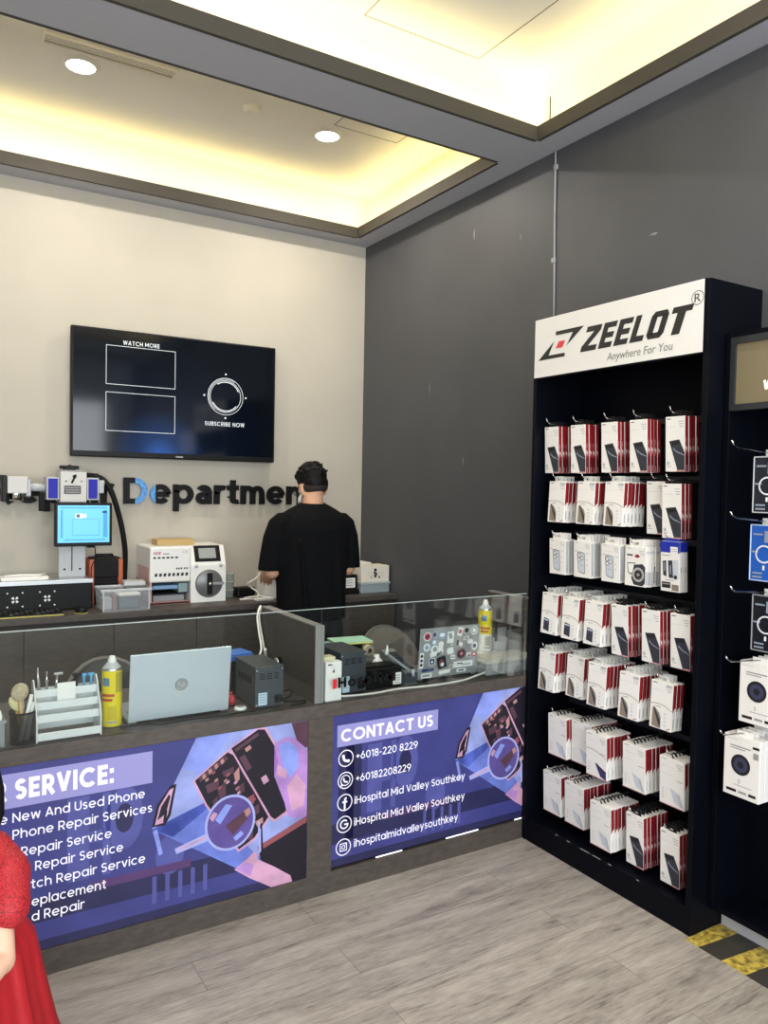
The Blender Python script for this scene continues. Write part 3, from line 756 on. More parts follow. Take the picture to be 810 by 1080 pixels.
b = MB(); b.box(XF-.002, XF+.02, YA+.018, YBZ-.004, 2.088, 2.352, mi=1); b.box(XF-.004, XF-.001, YA+.022, YBZ-.008, 2.094, 2.350, mi=0)
sign_m = mat('sign_white', '#e6e4df', .45)
sg = b.build('header_sign', [sign_m, navy], du)
b = MB(); xs_ = XF-.0048
U, V = Vector((0, -1, 0)), Z
def yz(pts): return [(xs_, y, z) for y, z in pts]
def cpoly(pts, mi): b.poly_n(pts, mi)
# emblem: two hooked strokes round a red lozenge
b.poly(yz([(2.498, 2.2815), (2.333, 2.2805), (2.432, 2.212), (2.396, 2.264), (2.497, 2.265)]), 0)
b.poly(yz([(2.604, 2.168), (2.507, 2.241), (2.539, 2.184), (2.441, 2.1835), (2.441, 2.168)]), 0)
b.poly(yz([(2.478, 2.237), (2.440, 2.236), (2.456, 2.208), (2.497, 2.209)]), 1)
b.build('emblem', [ink, mat('sign_red', '#d23a3f', .5, emit=.1)], sg)
# heavy slanted capitals
def glyph(polys, y0, wd, z0=2.172, h=.099, sh=.36):
    for p in polys:
        pts = [(xs_, y0-(u*wd+v*h*sh), z0+v*h) for u, v in p]
        b.poly_n(pts, 0)
R = lambda u0, u1, v0, v1: [(u0, v0), (u1, v0), (u1, v1), (u0, v1)]
Zg = [R(0, 1, 0, .22), R(.05, 1, .78, 1), [(0, .22), (.42, .22), (1, .78), (.58, .78)]]
Eg = [R(0, .40, 0, 1), R(.40, 1, 0, .22), R(.40, .94, .39, .61), R(.40, 1, .78, 1)]
Lg = [R(0, .42, 0, 1), R(.42, 1, 0, .22)]
Og = [R(0, .36, .16, .84), R(.64, 1, .16, .84), [(0, .16), (.16, 0), (.84, 0), (1, .16), (.64, .22), (.36, .22)], [(0, .84), (.36, .78), (.64, .78), (1, .84), (.84, 1), (.16, 1)]]
Tg = [R(0, 1, .78, 1), R(.29, .71, 0, .78)]
yy = 2.352
for g, wd in ((Zg, .085), (Eg, .068), (Eg, .068), (Lg, .064), (Og, .079), (Tg, .088)):
    b = MB(); glyph(g, yy, wd); yy -= wd+.0125; b.build('letter', ink, sg)
b = MB(); b.text('Anywhere For You', (xs_, 2.204, 2.119), U, V, size=.030, width=.315, mi=0, shear=.15); b.build('tagline', mat('sign_grey', '#77746f', .5), sg)
b = MB(); b.disc((xs_, 1.789, 2.288), U, V, .0255, 0, 32, .0232); b.text('R', (xs_, 1.802, 2.273), U, V, size=.030, width=.026, mi=0)
b.build('registered_mark', ink, sg)

# ------------------------------------------------------------------ packs
phone_m = mat('phone_print_dark', '#33353d', .4); phone_hi = mat('phone_print_streak', '#8c94a6', .4); phone_b = mat('phone_print_beige', '#8d7f6f', .4)
purple = mat('phone_print_purple', '#3d3766', .4); pink = mat('pink_print', '#c88f92', .5); pale = mat('pale_blue_print', '#c9d0da', .4); dblue = mat('royal_blue_card', '#1b2fa6', .4)
tab_c = clear_plastic('clear_hang_tab', '#e6e8e4', .62)
PKM = [paper, red, dred, phone_m, phone_hi, phone_b, purple, pink, pale, ink, ginkm, dblue, lgrey]
WH, RD, DR, PH, HI, BE, PU, PK, PA, IN, GR, DB, LG = range(13)
def pack(kind):
    w, h, t = dict(A=(.086, .205, .0186), B=(.100, .180, .0190), H=(.098, .182, .0198), C=(.097, .155, .0186), D=(.102, .155, .0099), E=(.086, .189, .022), F=(.112, .182, .0185), G=(.112, .182, .0185))[kind]
    b = MB(); b.box(0, t, -w/2, w/2, -h, 0, WH, bev=.0012, seg=1)
    lay = [0]
    def F(pts, mi):
        lay[0] += 1
        b.poly([(-.0002-.00006*lay[0], w/2-u*w, -v*h) for u, v in pts], mi)
    def S(pts, mi):
        lay[0] += 1
        b.poly([(s*t, -w/2-.0002-.00006*lay[0], -v*h) for s, v in pts], mi)
    def q(u0, u1, v0, v1): return [(u0, v0), (u1, v0), (u1, v1), (u0, v1)]
    def circ(u, v, r, n=18): return [(u+r/w*math.cos(2*PI*k/n), v+r/h*math.sin(2*PI*k/n)) for k in range(n)]
    # small print
    F(q(.08, .28, .035, .05), IN if kind in 'ABH' else GR); F(q(.66, .94, .09, .10), GR); F(q(.70, .94, .135, .145), GR); F(q(.74, .94, .18, .19), GR); F(q(.08, .6, .19, .194), LG)
    if kind == 'A':
        F([(.20, .445), (.72, .42), (1.0, .66), (1.0, .995), (.64, .995)], PH)
        F([(.24, .455), (.70, .432), (.80, .50), (.32, .53)], IN); F([(.40, .56), (.60, .63), (1.0, .705), (1.0, .715), (.62, .66), (.42, .60)], HI)
        F([(.55, .99), (.70, .972), (1, .975), (1, .999), (.55, .999)], PK); F(q(.10, .3, .90, .91), GR); F([(.08, .84), (.16, .80), (.24, .84), (.20, .88), (.12, .88)], LG)
        S(q(.04, .96, .0, .70), RD); S(q(.04, .96, .70, 1), DR)
        S([(.22, .40), (.42, .38), (.44, .48), (.30, .50)], PK); S([(.12, .54), (.34, .50), (.46, .56), (.78, .55), (.60, .66), (.42, .61), (.30, .70), (.22, .60)], PK); S([(.22, .55), (.40, .54), (.40, .60), (.26, .61)], WH); S(q(.36, .56, .88, .99), PK)
        S([(.5, .57), (.62, .56), (.6, .60), (.5, .61)], WH)
    if kind in 'BH':
        v0 = .47 if kind == 'B' else .44
        arc = [(u, v0+.10*(abs(u-.36)/.64)**2.2) for u in [i/10 for i in range(11)]]
        for a, c in zip(arc, arc[1:]): F([(a[0], a[1]), (c[0], c[1]), (c[0], c[1]+.009), (a[0], a[1]+.009)], DR)
        F(q(.25, .5, v0+.055, v0+.068), GR)
        F(q(.70, .96, .04, .10), LG)
        if kind == 'B':
            F([(.14, .58), (.20, .55), (.44, .66), (.52, .76), (.52, .985), (.12, .96)], BE); F([(.17, .575), (.22, .57), (.50, .82), (.52, .985), (.42, .9)], PH); F([(.16, .62), (.40, .92), (.40, .975), (.14, .95)], LG if False else BE)
        else:
            F([(.20, .63), (.24, .61), (.50, .64), (.54, .67), (.54, .94), (.18, .90)], PH); F([(.24, .655), (.50, .675), (.50, .76), (.22, .74)], PU); F([(.22, .64), (.5, .66), (.5, .69), (.22, .67)], PA)
        for v in (.64, .72, .80, .88): F(q(.66, .74, v, v+.035), PA)
        F([(.78, .97), (.95, .93), (.96, .94), (.80, .98)], DR)
        S([(.02, .03), (.98, .03), (.98, .50), (.50, .53), (.02, .60)], RD); S([(.60, .05), (.98, .05), (.98, .5), (.60, .52)], DR); S(q(.35, .62, .72, .92), LG); S(q(.45, .55, .75, .9), GR)
    if kind == 'C':
        f = [(.22, .32), (.30, .29), (.62, .32), (.66, .35), (.68, .86), (.62, .90), (.32, .86), (.27, .82)]
        F(f, IN); F([(.245, .335), (.31, .31), (.61, .335), (.64, .36), (.655, .85), (.61, .88), (.33, .845), (.29, .81)], PA)
        for u, v in ((.34, .40), (.34, .52), (.50, .47)): F(circ(u, v, .0085), IN); F(circ(u, v, .0062), WH)
        F(q(.36, .56, .66, .672), GR); F(q(.12, .2, .27, .30), PK); F(q(.74, .92, .32, .33), GR); F(q(.76, .82, .5, .52), PK); F(q(.76, .82, .64, .66), PK)
        S(q(.1, .9, .05, .95), LG); S(q(.4, .6, .8, .9), GR)
    if kind == 'D':
        F([(.12, .42), (.50, .40), (.55, .62), (.28, .72), (.16, .66)], IN); F([(.15, .44), (.48, .42), (.52, .60), (.28, .69), (.19, .64)], WH)
        F([(.45, .46), (.85, .42), (.99, .50), (.99, .90), (.85, .98), (.45, .96), (.33, .80)], PH); F(circ(.66, .70, .028), LG); F(circ(.66, .70, .022), BE); F(circ(.66, .70, .017), IN); F(circ(.66, .70, .007), GR)
        F(q(.10, .38, .20, .235), IN); F([(.45, .24), (.62, .18), (.74, .24), (.60, .28)], RD); F(q(.10, .2, .30, .31), PK)
        S(q(.08, .92, .10, .16), PA); S(q(.15, .85, .62, .95), LG)
    if kind == 'E':
        F(q(0, 1, 0, .22), DB); S(q(0, 1, 0, .20), DB); F(q(.52, .9, .10, .24), WH); F(q(.56, .86, .14, .15), GR); F(q(.56, .86, .18, .19), GR)
        F(q(.08, .5, .27, .285), GR); F([(.12, .40), (.30, .38), (.32, .70), (.14, .68)], PH); F([(.40, .38), (.62, .37), (.66, .72), (.44, .72)], PH); F([(.17, .43), (.23, .42), (.25, .6), (.19, .6)], HI); F([(.48, .5), (.55, .45), (.57, .66), (.5, .64)], HI)
        F(q(.66, .92, .36, .70), PA); F(circ(.78, .70, .008), PH); F(q(.25, .7, .76, .775), GR); F(q(.08, .52, .81, .93), IN); F(q(.12, .48, .84, .86), GR); F(q(.6, .95, .85, .97), BE)
        S(q(.2, .35, .5, .6), GR); S(q(.6, .68, .5, .62), GR)
    if kind in 'FG':
        F(q(.06, .5, .35, .354), LG); F(q(.70, .95, .42, .432), GR)
        if kind == 'F': F([(.42, .62), (.80, .70), (.97, .97), (.60, .90)], PA); F([(.70, .70), (.80, .70), (.97, .97), (.84, .94)], LG)
        else:
            F([(.45, .68), (.55, .68), (.97, .82), (.97, .99), (.70, .95)], PU); F([(.45, .68), (.50, .67), (.97, .80), (.97, .83)], IN)
            arc = [(u, .38+.12*(abs(u-.2)/.8)**2) for u in [i/8 for i in range(9)]]
            for a, c in zip(arc, arc[1:]): F([(a[0], a[1]), (c[0], c[1]), (c[0], c[1]+.009), (a[0], a[1]+.009)], DR)
        for v in (.68, .74, .80, .86): F(q(.12, .17, v, v+.016), GR); F(q(.24, .28, v, v+.012), PA)
        F(q(0, 1, .985, 1.0), PK)
        S([(.02, .03), (.98, .03), (.98, .47), (.50, .50), (.02, .57)], RD); S([(.6, .05), (.98, .05), (.98, .47), (.6, .49)], DR); S(q(.40, .52, .70, .92), LG)
    me = b.build('retail_pack', PKM)
    me.data.name = 'retail_pack_'+kind
    # hang tab standing up from the pack
    tb = MB(); x = t*.5
    if kind in 'FA' and kind == 'F' or kind == 'G':
        tb.tube([(x, 0, -.001), (x-.003, .004, .012), (x+.001, 0, .022), (x+.007, -.004, .017), (x+.008, -.004, .008)], .0028, 6); tm = soft_black
    elif kind in 'CDE':
        tw = .033 if kind != 'C' else .035
        tb.box(x-.002, x+.002, -tw, -.012, -.001, .026, bev=.001, seg=1); tb.box(x-.002, x+.002, .012, tw, -.001, .026, bev=.001, seg=1); tb.box(x-.002, x+.002, -.012, .012, .017, .026); tb.box(x-.002, x+.002, -.012, .012, -.001, .008)
        tm = paper if kind != 'E' else dblue
    else:
        tb.box(x-.001, x+.001, -.024, -.010, -.001, .022); tb.box(x-.001, x+.001, .010, .024, -.001, .022); tb.box(x-.001, x+.001, -.010, .010, .014, .022); tb.box(x-.001, x+.001, -.010, .010, -.001, .005)
        tm = tab_c if kind != 'A' else soft_black
    tb.build('hang_tab', tm, me)
    return me
LOOK = dict(A='red-sided pack with dark phone picture', B='arc-lined pack with beige phone picture', H='arc-lined pack with small phone picture', C='white phone case pack', D='white watch pack', E='blue-topped white pack', F='white pack with red upper side', G='arc-lined pack with violet phone')
TILT = dict(A=-.045, B=.045, H=.05, C=-.035, D=-.006, E=-.045, F=-.042, G=-.042)
WID = dict(A=.086, B=.100, H=.098, C=.097, D=.102, E=.086, F=.112, G=.112)
STEP = dict(A=.0205, B=.0215, H=.0225, C=.0200, D=.0108, E=.024, F=.0205, G=.0205)
ROWN = ['top row', 'second row', 'third row', 'fourth row', 'fifth row', 'sixth row', 'bottom row']
NTH = ['first', 'second', 'third', 'fourth', 'fifth', 'sixth']
DEP = ['front one', 'second one back', 'third one back', 'fourth one back', 'fifth one back', 'sixth one back', 'seventh one back', 'eighth one back', 'ninth one back']
# per row: kind, left edge y, top z, count, front x
ROWS = [
 [('A', 2.601, 1.876, 4, 2.415), ('A', 2.441, 1.876, 4, 2.415), ('A', 2.267, 1.877, 4, 2.415), ('A', 2.119, 1.878, 4, 2.415), ('A', 1.948, 1.879, 4, 2.415)],
 [('B', 2.558, 1.635, 4, 2.413), ('B', 2.387, 1.635, 3, 2.413), ('B', 2.233, 1.635, 6, 2.413), ('A', 2.058, 1.637, 2, 2.452), ('A', 1.952, 1.628, 3, 2.412)],
 [('C', 2.550, 1.381, 3, 2.413), ('C', 2.402, 1.382, 7, 2.413), ('C', 2.246, 1.381, 3, 2.413), ('D', 2.120, 1.380, 10, 2.413), ('E', 1.951, 1.412, 2, 2.413)],
 [('H', 2.583, 1.138, 8, 2.412), ('H', 2.455, 1.136, 8, 2.412), ('H', 2.324, 1.136, 8, 2.412), ('A', 2.184, 1.140, 7, 2.413), ('A', 2.031, 1.142, 8, 2.413), ('A', 1.897, 1.146, 3, 2.413)],
 [('B', 2.592, .880, 8, 2.412), ('B', 2.444, .882, 8, 2.437), ('B', 2.296, .882, 8, 2.412), ('B', 2.128, .878, 8, 2.412), ('B', 1.972, .880, 3, 2.412)],
 [('F', 2.530, .602, 5, 2.413), ('F', 2.410, .602, 8, 2.436), ('G', 2.277, .599, 7, 2.387), ('F', 2.105, .600, 8, 2.413), ('F', 1.926, .601, 4, 2.413)],
 [('F', 2.558, .336, 6, 2.419), ('F', 2.418, .336, 8, 2.413), ('F', 2.236, .322, 8, 2.378), ('A', 2.077, .326, 7, 2.412), ('A', 1.912, .325, 4, 2.412)]]
hook_b = MB(); hook_b.tube([(.245, 0, 0), (.02, 0, .001), (-.004, 0, .002), (-.018, 0, .010), (-.024, 0, .020)], .0024, 6); hook_b.ball((-.024, 0, .021), .0034, seg=8)
hook0 = hook_b.build('display_hook', chrome)
first = {}; used_hook = False
def copy_tree(o):
    c = o.copy(); COL.objects.link(c)
    for ch in list(o.children):
        d = ch.copy(); COL.objects.link(d); d.parent = c; d.matrix_parent_inverse = ch.matrix_parent_inverse
    return c
for r, row in enumerate(ROWS):
    for c, (k, y0, z0, cnt, xf) in enumerate(row):
        w = WID[k]; yc = y0-w/2
        hk = hook0 if not used_hook else copy_tree(hook0)
        used_hook = True
        hz = z0+.0125 if k not in 'FG' else z0+.016
        hk.location = (xf-.004, yc, hz)
        dx = (2.642-(xf-.004))/.245; hk.scale = (dx, 1, 1)
        tag(hk, 'metal hook, %s from left in the %s of the black display unit' % (NTH[c], ROWN[r]), 'hook', 'hooks in the black display unit')
        for i in range(cnt):
            if k not in first: o = first[k] = pack(k)
            else: o = copy_tree(first[k])
            x = xf+.004+i*STEP[k]
            rnd = random.Random(r*1000+c*50+i)
            o.location = (x, yc+(rnd.uniform(-.0022, .0022) if i else 0), z0+(rnd.uniform(-.0015, .0015) if i else 0))
            o.rotation_euler = (0, TILT[k], rnd.uniform(-.004, .004) if i else 0)
            tag(o, '%s, %s on %s hook from left, %s' % (LOOK[k], DEP[i] if i < 9 else 'rearmost one', NTH[c], ROWN[r]), 'pack', 'packs in the %s of the black display unit' % ROWN[r])

# ------------------------------------------------------------------ second, shallower black display unit
X2, Y2 = 2.470, 1.738
d2 = thing('display_cabinet', 'black display cabinet with a tan lit header, cut off by the photo edge', 'display unit', (0, 0, 0))
b = MB(); b.box(X2, XR-.002, Y2-.022, Y2, .085, 2.165, bev=.0015); b.build('side_panel', navy, d2)
b = MB(); b.box(X2, XR-.002, .82, .842, .085, 2.165, bev=.0015); b.build('side_panel', navy, d2)
b = MB(); b.box(2.655, XR-.003, .842, Y2-.022, .085, 2.16); b.build('back_panel', navy, d2)
b = MB(); b.box(X2+.002, 2.655, .842, Y2-.022, .088, .108); b.build('bottom_panel', navy, d2)
b = MB(); b.box(X2+.002, 2.655, .842, Y2-.022, 2.145, 2.163); b.build('top_panel', navy, d2)
hd = MB(); fr_m = mat('header_frame', '#2b2d31', .35)
for a in ((.842, Y2-.022, 2.122, 2.145), (.842, Y2-.022, 1.888, 1.91), (Y2-.040, Y2-.022, 1.91, 2.122), (.842, .86, 1.91, 2.122)): hd.box(X2-.004, X2+.02, a[0], a[1], a[2], a[3])
hd = hd.build('header', fr_m, d2)
b = MB(); b.box(X2+.006, X2+.012, .86, Y2-.040, 1.91, 2.122); b.build('acrylic_panel', mat('tan_acrylic', '#7d7258', .3), hd)
b = MB(); put_word(b, 'W', (X2+.0052, 1.595, 1.951), U, V, .034, .042, 0, .24); b.build('letter', mat('lit_letter', '#f2efe6', .4, emit=.3), hd)
b = MB(); b.box(2.555, 2.562, .82, Y2, 0, .085); b.build('kick_plate', mat('pale_kick_plate', '#c6c8cc', .35), d2)
b = MB(); b.box(2.63, 2.655, .842, Y2-.022, .955, .985); b.build('rail', mat('rail_grey', '#23262e', .35), d2)
b = MB(); b.box(2.353, 2.552, .82, 1.74, 0, .0015)
tag(b.build('hazard_tape', hazard_mat()), 'worn yellow and black hazard tape on the floor before the right display cabinet', 'floor tape')
def case_pack(lab, body, frame_m, z0, y0, xf, rounded=False):
    w, h = .106, .192
    t = thing('phone_case_pack', lab, 'pack', (xf, y0-w/2, z0), 0, 'packs on the right display cabinet')
    b = MB(); b.box(.001, .018, -w/2+.002, w/2-.002, -h+.002, 0-.002, bev=.004); b.build('box', body, t)
    b = MB()
    for a in ((-w/2, w/2, -.004, 0), (-w/2, w/2, -h, -h+.004), (-w/2, -w/2+.004, -h, 0), (w/2-.004, w/2, -h, 0)): b.box(-.001, .004, a[0], a[1], a[2], a[3], bev=.001, seg=1)
    b.build('window_frame', frame_m, t)
    b = MB(); cc = (-.0012, 0, -h*.52)
    b.disc(cc, U, V, .031, 0, 32, .0255); b.poly([(-.0012, .004, -h*.72), (-.0012, -.004, -h*.72), (-.0012, -.004, -h*.80), (-.0012, .004, -h*.80)])
    b.build('magnet_ring_print', mat('ring_white', '#dfe4ea', .4), t)
    b = MB()
    for z in (-.03, -.162, -.175): b.poly([(-.0011, .04, z*h/.192), (-.0011, .005, z), (-.0011, .005, z-.006), (-.0011, .04, z-.006)])
    b.poly([(-.0011, .045, -.09), (-.0011, .02, -.09), (-.0011, .02, -.096), (-.0011, .045, -.096)]); b.poly([(-.0011, .0, -.02), (-.0011, -.045, -.02), (-.0011, -.045, -.06), (-.0011, .0, -.06)])
    b.build('print', mat('case_print', '#8892a2', .4), t)
    b = MB(); b.box(.008, .010, -.014, .014, -.001, .022); b.build('hang_tab', tab_c, t)
case_pack('dark phone case pack with white ring and clear frame on the top hook', mat('dark_case', '#1d222c', .25), lgrey, 1.724, 1.604, 2.45)
case_pack('bright blue phone case pack with white ring on the second hook', mat('blue_case', '#1e58b4', .25), mat('pale_blue_frame', '#a9c4e6', .4), 1.493, 1.607, 2.45)
case_pack('black phone case pack with rounded clear frame on the third hook', mat('black_case', '#12151c', .25), grey, 1.255, 1.592, 2.45)
def white_pack(i, xf, y0, z0, lab):
    w, h = .135, .212
    t = thing('white_round_lens_pack', lab, 'pack', (xf, y0-w/2, z0), 0, 'white packs on the right display cabinet')
    b = MB(); b.box(0, .03, -w/2, w/2, -h, 0, bev=.0015, seg=1); b.build('box', paper, t)
    if i == 0:
        b = MB(); f = lambda u, v: (-.0008, w/2-u*w, -v*h)
        b.disc(f(.48, .46), U, V, .036, 0, 36); b.disc((-.001, w/2-.48*w, -.46*h), U, V, .026, 1, 30); b.disc((-.0012, w/2-.48*w, -.46*h), U, V, .012, 0, 20)
        for u0, u1, v0, v1, m in ((.18, .75, .16, .18, 2), (.18, .6, .20, .215, 2), (.08, .4, .06, .065, 2), (.8, .98, .1, .14, 0), (.3, .8, .80, .81, 2), (.10, .38, .885, .93, 0), (.44, .66, .89, .925, 2), (.72, .92, .885, .93, 0), (.82, .96, .2, .3, 2)):
            b.poly_n([f(u0, v0), f(u1, v0), f(u1, v1), f(u0, v1)], m)
        b.text('5', f(.42, .77), U, V, size=.014, mi=2)
        b.build('print', [ink, mat('lens_blue', '#3c3e58', .3), ginkm], t)
    b = MB(); b.box(.013, .016, -.03, .03, -.001, .018, bev=.001, seg=1); b.build('hang_tab', paper, t)
ORD = ['front one', 'second one', 'third one', 'fourth one']
for i in range(4): white_pack(i, 2.45+.033*i, 1.628, 1.02, 'white boxed pack with round lens picture, %s on the fourth hook' % ORD[i])
for i in range(4): white_pack(i, 2.435+.033*i, 1.668, .758, 'white boxed pack with round lens picture, %s on the lowest hook' % ORD[i])
for i, (y, z, tx) in enumerate(((1.551, 1.735, 2.25), (1.554, 1.505, 2.26), (1.539, 1.266, 2.25), (1.56, 1.031, 2.27), (1.60, .769, 2.31))):
    b = MB(); b.tube([(2.652, y, z-.008), (2.45, y, z), (tx+.03, y, z+.012), (tx+.012, y, z+.020), (tx, y, z+.032)], .0026, 6)
    h = tag(b.build('display_hook', chrome), 'long metal hook, %s from the top on the right display cabinet' % NTH[i], 'hook', 'hooks on the right display cabinet')
    

# ------------------------------------------------------------------ things on the service counter, left bay
ZD = .752
def mtx(loc, rz=0, rx=0, ry=0): return Matrix.Translation(loc) @ Matrix.Rotation(rz, 4, 'Z') @ Matrix.Rotation(ry, 4, 'Y') @ Matrix.Rotation(rx, 4, 'X')
# grey card box
t = thing('card_box', 'small grey plastic box of cards at the left end of the counter', 'box', (.19, 2.72, ZD))
b = MB()
for a in ((-.055, -.051, -.045, .045), (.051, .055, -.045, .045), (-.055, .055, -.045, -.041), (-.055, .055, .041, .045)): b.box(a[0], a[1], a[2], a[3], 0, .085, bev=.001, seg=1)
b.box(-.055, .055, -.045, .045, 0, .004); b.box(-.058, .058, -.048, -.041, .078, .087, bev=.001); b.build('tray', grey, t)
for i in range(5):
    b = MB(); b.box(-.045, .046, -.034+i*.014, -.032+i*.014, .004, .098+.004*(i % 3), mtx=mtx((0, 0, 0), rx=-.06)); b.build('card', paper, t)
# mesh pen cup
t = thing('pen_cup', 'black wire mesh pen cup full of brushes and tools', 'pen cup', (.297, 2.706, ZD))
mesh_m = clear_plastic('wire_mesh', '#1a1b1d', .72)
b = MB(); b.lathe([(.001, .002), (.037, .002), (.040, .10)], seg=28); b.build('basket', mesh_m, t)
b = MB(); 
for z, r in ((.003, .0372), (.10, .0402)): b.lathe([(r-.002, z-.002), (r+.002, z-.002), (r+.002, z+.003), (r-.002, z+.003), (r-.002, z-.002)], seg=28)
b.build('rim', soft_black, t)
def stick(name, lab, cat, base, top, r, m, r2=None, extra=None, group=None):
    b = MB(); b.tube([base, tuple((Vector(base)*.5+Vector(top)*.5)), top], r, 8, r2=r2)
    o = b.build(name, m); tag(o, lab, cat, group)
    if extra: extra(o)
    return o
brw = mat('brush_bristle', '#b9a98c', .8, noise=.2, nscale=80); woodm = mat('pale_wood', '#c9a86e', .6)
def ex(o):
    b = MB(); b.ball((.288, 2.70, ZD+.165), (.026, .014, .03), mtx=Matrix.Rotation(.3, 4, 'Y')); b.build('bristles', brw, o)
stick('cleaning_brush', 'round brush with tan bristles standing in the mesh pen cup', 'brush', (.300, 2.712, ZD+.006), (.288, 2.70, ZD+.15), .006, woodm, extra=ex)
def ex(o):
    b = MB(); b.ball((.276, 2.716, ZD+.125), (.016, .008, .028), mtx=Matrix.Rotation(-.5, 4, 'Y')); b.build('bristles', mat('pale_bristle', '#d8cf9c', .8), o)
stick('flat_brush', 'flat brush with pale yellow bristles leaning left in the mesh pen cup', 'brush', (.30, 2.72, ZD+.006), (.281, 2.715, ZD+.10), .005, woodm, extra=ex)
stick('marker_pen', 'white marker pen leaning right in the mesh pen cup', 'pen', (.289, 2.696, ZD+.006), (.322, 2.690, ZD+.155), .006, white)
stick('tweezers', 'slim steel tweezers standing in the mesh pen cup', 'tweezers', (.305, 2.72, ZD+.006), (.300, 2.735, ZD+.18), .0035, alu, r2=.002)
stick('screwdriver', 'white handled screwdriver tilted outward in the mesh pen cup', 'screwdriver', (.31, 2.706, ZD+.006), (.327, 2.712, ZD+.125), .008, white)
# acrylic tool rack
t = thing('tool_rack', 'white acrylic stepped tool rack with rounded side plates', 'rack', (.433, 2.73, ZD))
acr = mat('white_acrylic', '#dfe2e2', .25)
for x in (-.100, .097):
    b = MB(); pts = [(x, -.062, 0), (x, .062, 0), (x, .062, .165)] + [(x, .030+.032*math.cos(a), .165+.02*math.sin(a)) for a in (.5, 1, 1.57)] + [(x, .0, .165), (x, -.02, .125), (x, -.045, .105), (x, -.062, .07)]
    b.prism(pts, (.004, 0, 0)); b.build('side_plate', acr, t, norm=True)
for y, z, d, in ((-.040, .012, .045), (-.018, .062, .032), (.002, .098, .028), (.024, .134, .024)):
    b = MB(); b.box(-.097, .098, y-d/2, y+d/2, z-.002, z+.002); b.box(-.097, .098, y-d/2-.003, y-d/2, z-.006, z+.020, bev=.001, seg=1)
    for k in range(6): b.disc((-.08+.032*k, y-d*.1, z+.0022), X, Y, .005, 1, 10)
    b.build('shelf', [acr, grey], t)
b = MB(); b.box(-.097, .098, .056, .060, .01, .15); b.build('back_plate', acr, t)
b = MB()
for x in (-.1025, .1015):
    for y, z in ((-.04, .02), (-.02, .08), (.0, .12), (.03, .15)): b.lathe([(.0001, x-.002), (.004, x-.002), (.004, x+.002), (.0001, x+.002)], (0, y, z), 10, axis='x')
b.build('screw', chrome, t)
def rack_tool(name, lab, cat, x, y, z, h, m, r=.0045, m2=None, lean=0):
    b = MB(); b.tube([(x, y, z), (x+lean*.5, y, z+h*.5), (x+lean, y, z+h*.62), (x+lean*1.2, y, z+h)], [r, r, r*.8, r*.35], 8)
    o = tag(b.build(name, m), lab, cat)
    if m2: b = MB(); b.tube([(x+lean*.55, y, z+h*.52), (x+lean*.8, y, z+h*.6)], r*1.25, 8); b.build('collar', m2, o)
    return o
rz0 = ZD+.015
rack_tool('precision_tweezers', 'tall fine pointed tweezers standing at the left of the tool rack', 'tweezers', .352, 2.752, ZD+.137, .09, alu, .005, lean=-.004)
rack_tool('precision_screwdriver', 'slim steel screwdriver second from left in the tool rack', 'screwdriver', .375, 2.752, ZD+.137, .075, chrome, .0045, grey)
b = MB(); b.tube([(.402, 2.752, ZD+.137), (.408, 2.752, ZD+.20)], .004, 8); b.box(.396, .426, 2.746, 2.758, ZD+.196, ZD+.204, bev=.002)
tag(b.build('steel_hammer', chrome), 'small steel hammer with a cross head in the tool rack', 'hammer')
b = MB(); b.box(.405, .462, 2.735, 2.737, ZD+.102, ZD+.172, mtx=None); tag(b.build('note_card', paper), 'blank white card leaning in the tool rack', 'card')
b = MB(); b.tube([(.467, 2.752, ZD+.137), (.467, 2.752, ZD+.19)], .0055, 8); b.box(.455, .485, 2.745, 2.759, ZD+.186, ZD+.196, bev=.002)
tag(b.build('black_brush', soft_black), 'black T-shaped brush standing in the tool rack', 'brush')
ltb = mat('light_blue_plastic', '#58a6d6', .35)
for i, x in enumerate((.492, .515)):
    b = MB(); b.tube([(x, 2.752, ZD+.137), (x, 2.752, ZD+.178), (x, 2.752, ZD+.188)], [.0045, .0045, .008], 8)
    b.box(x-.010, x+.010, 2.748, 2.756, ZD+.184, ZD+.192, bev=.002)
    tag(b.build('pry_tool', ltb), ('light blue pry tool, the left of two at the rack end', 'light blue pry tool, the right of two by the yellow can')[i], 'pry tool', 'light blue pry tools')
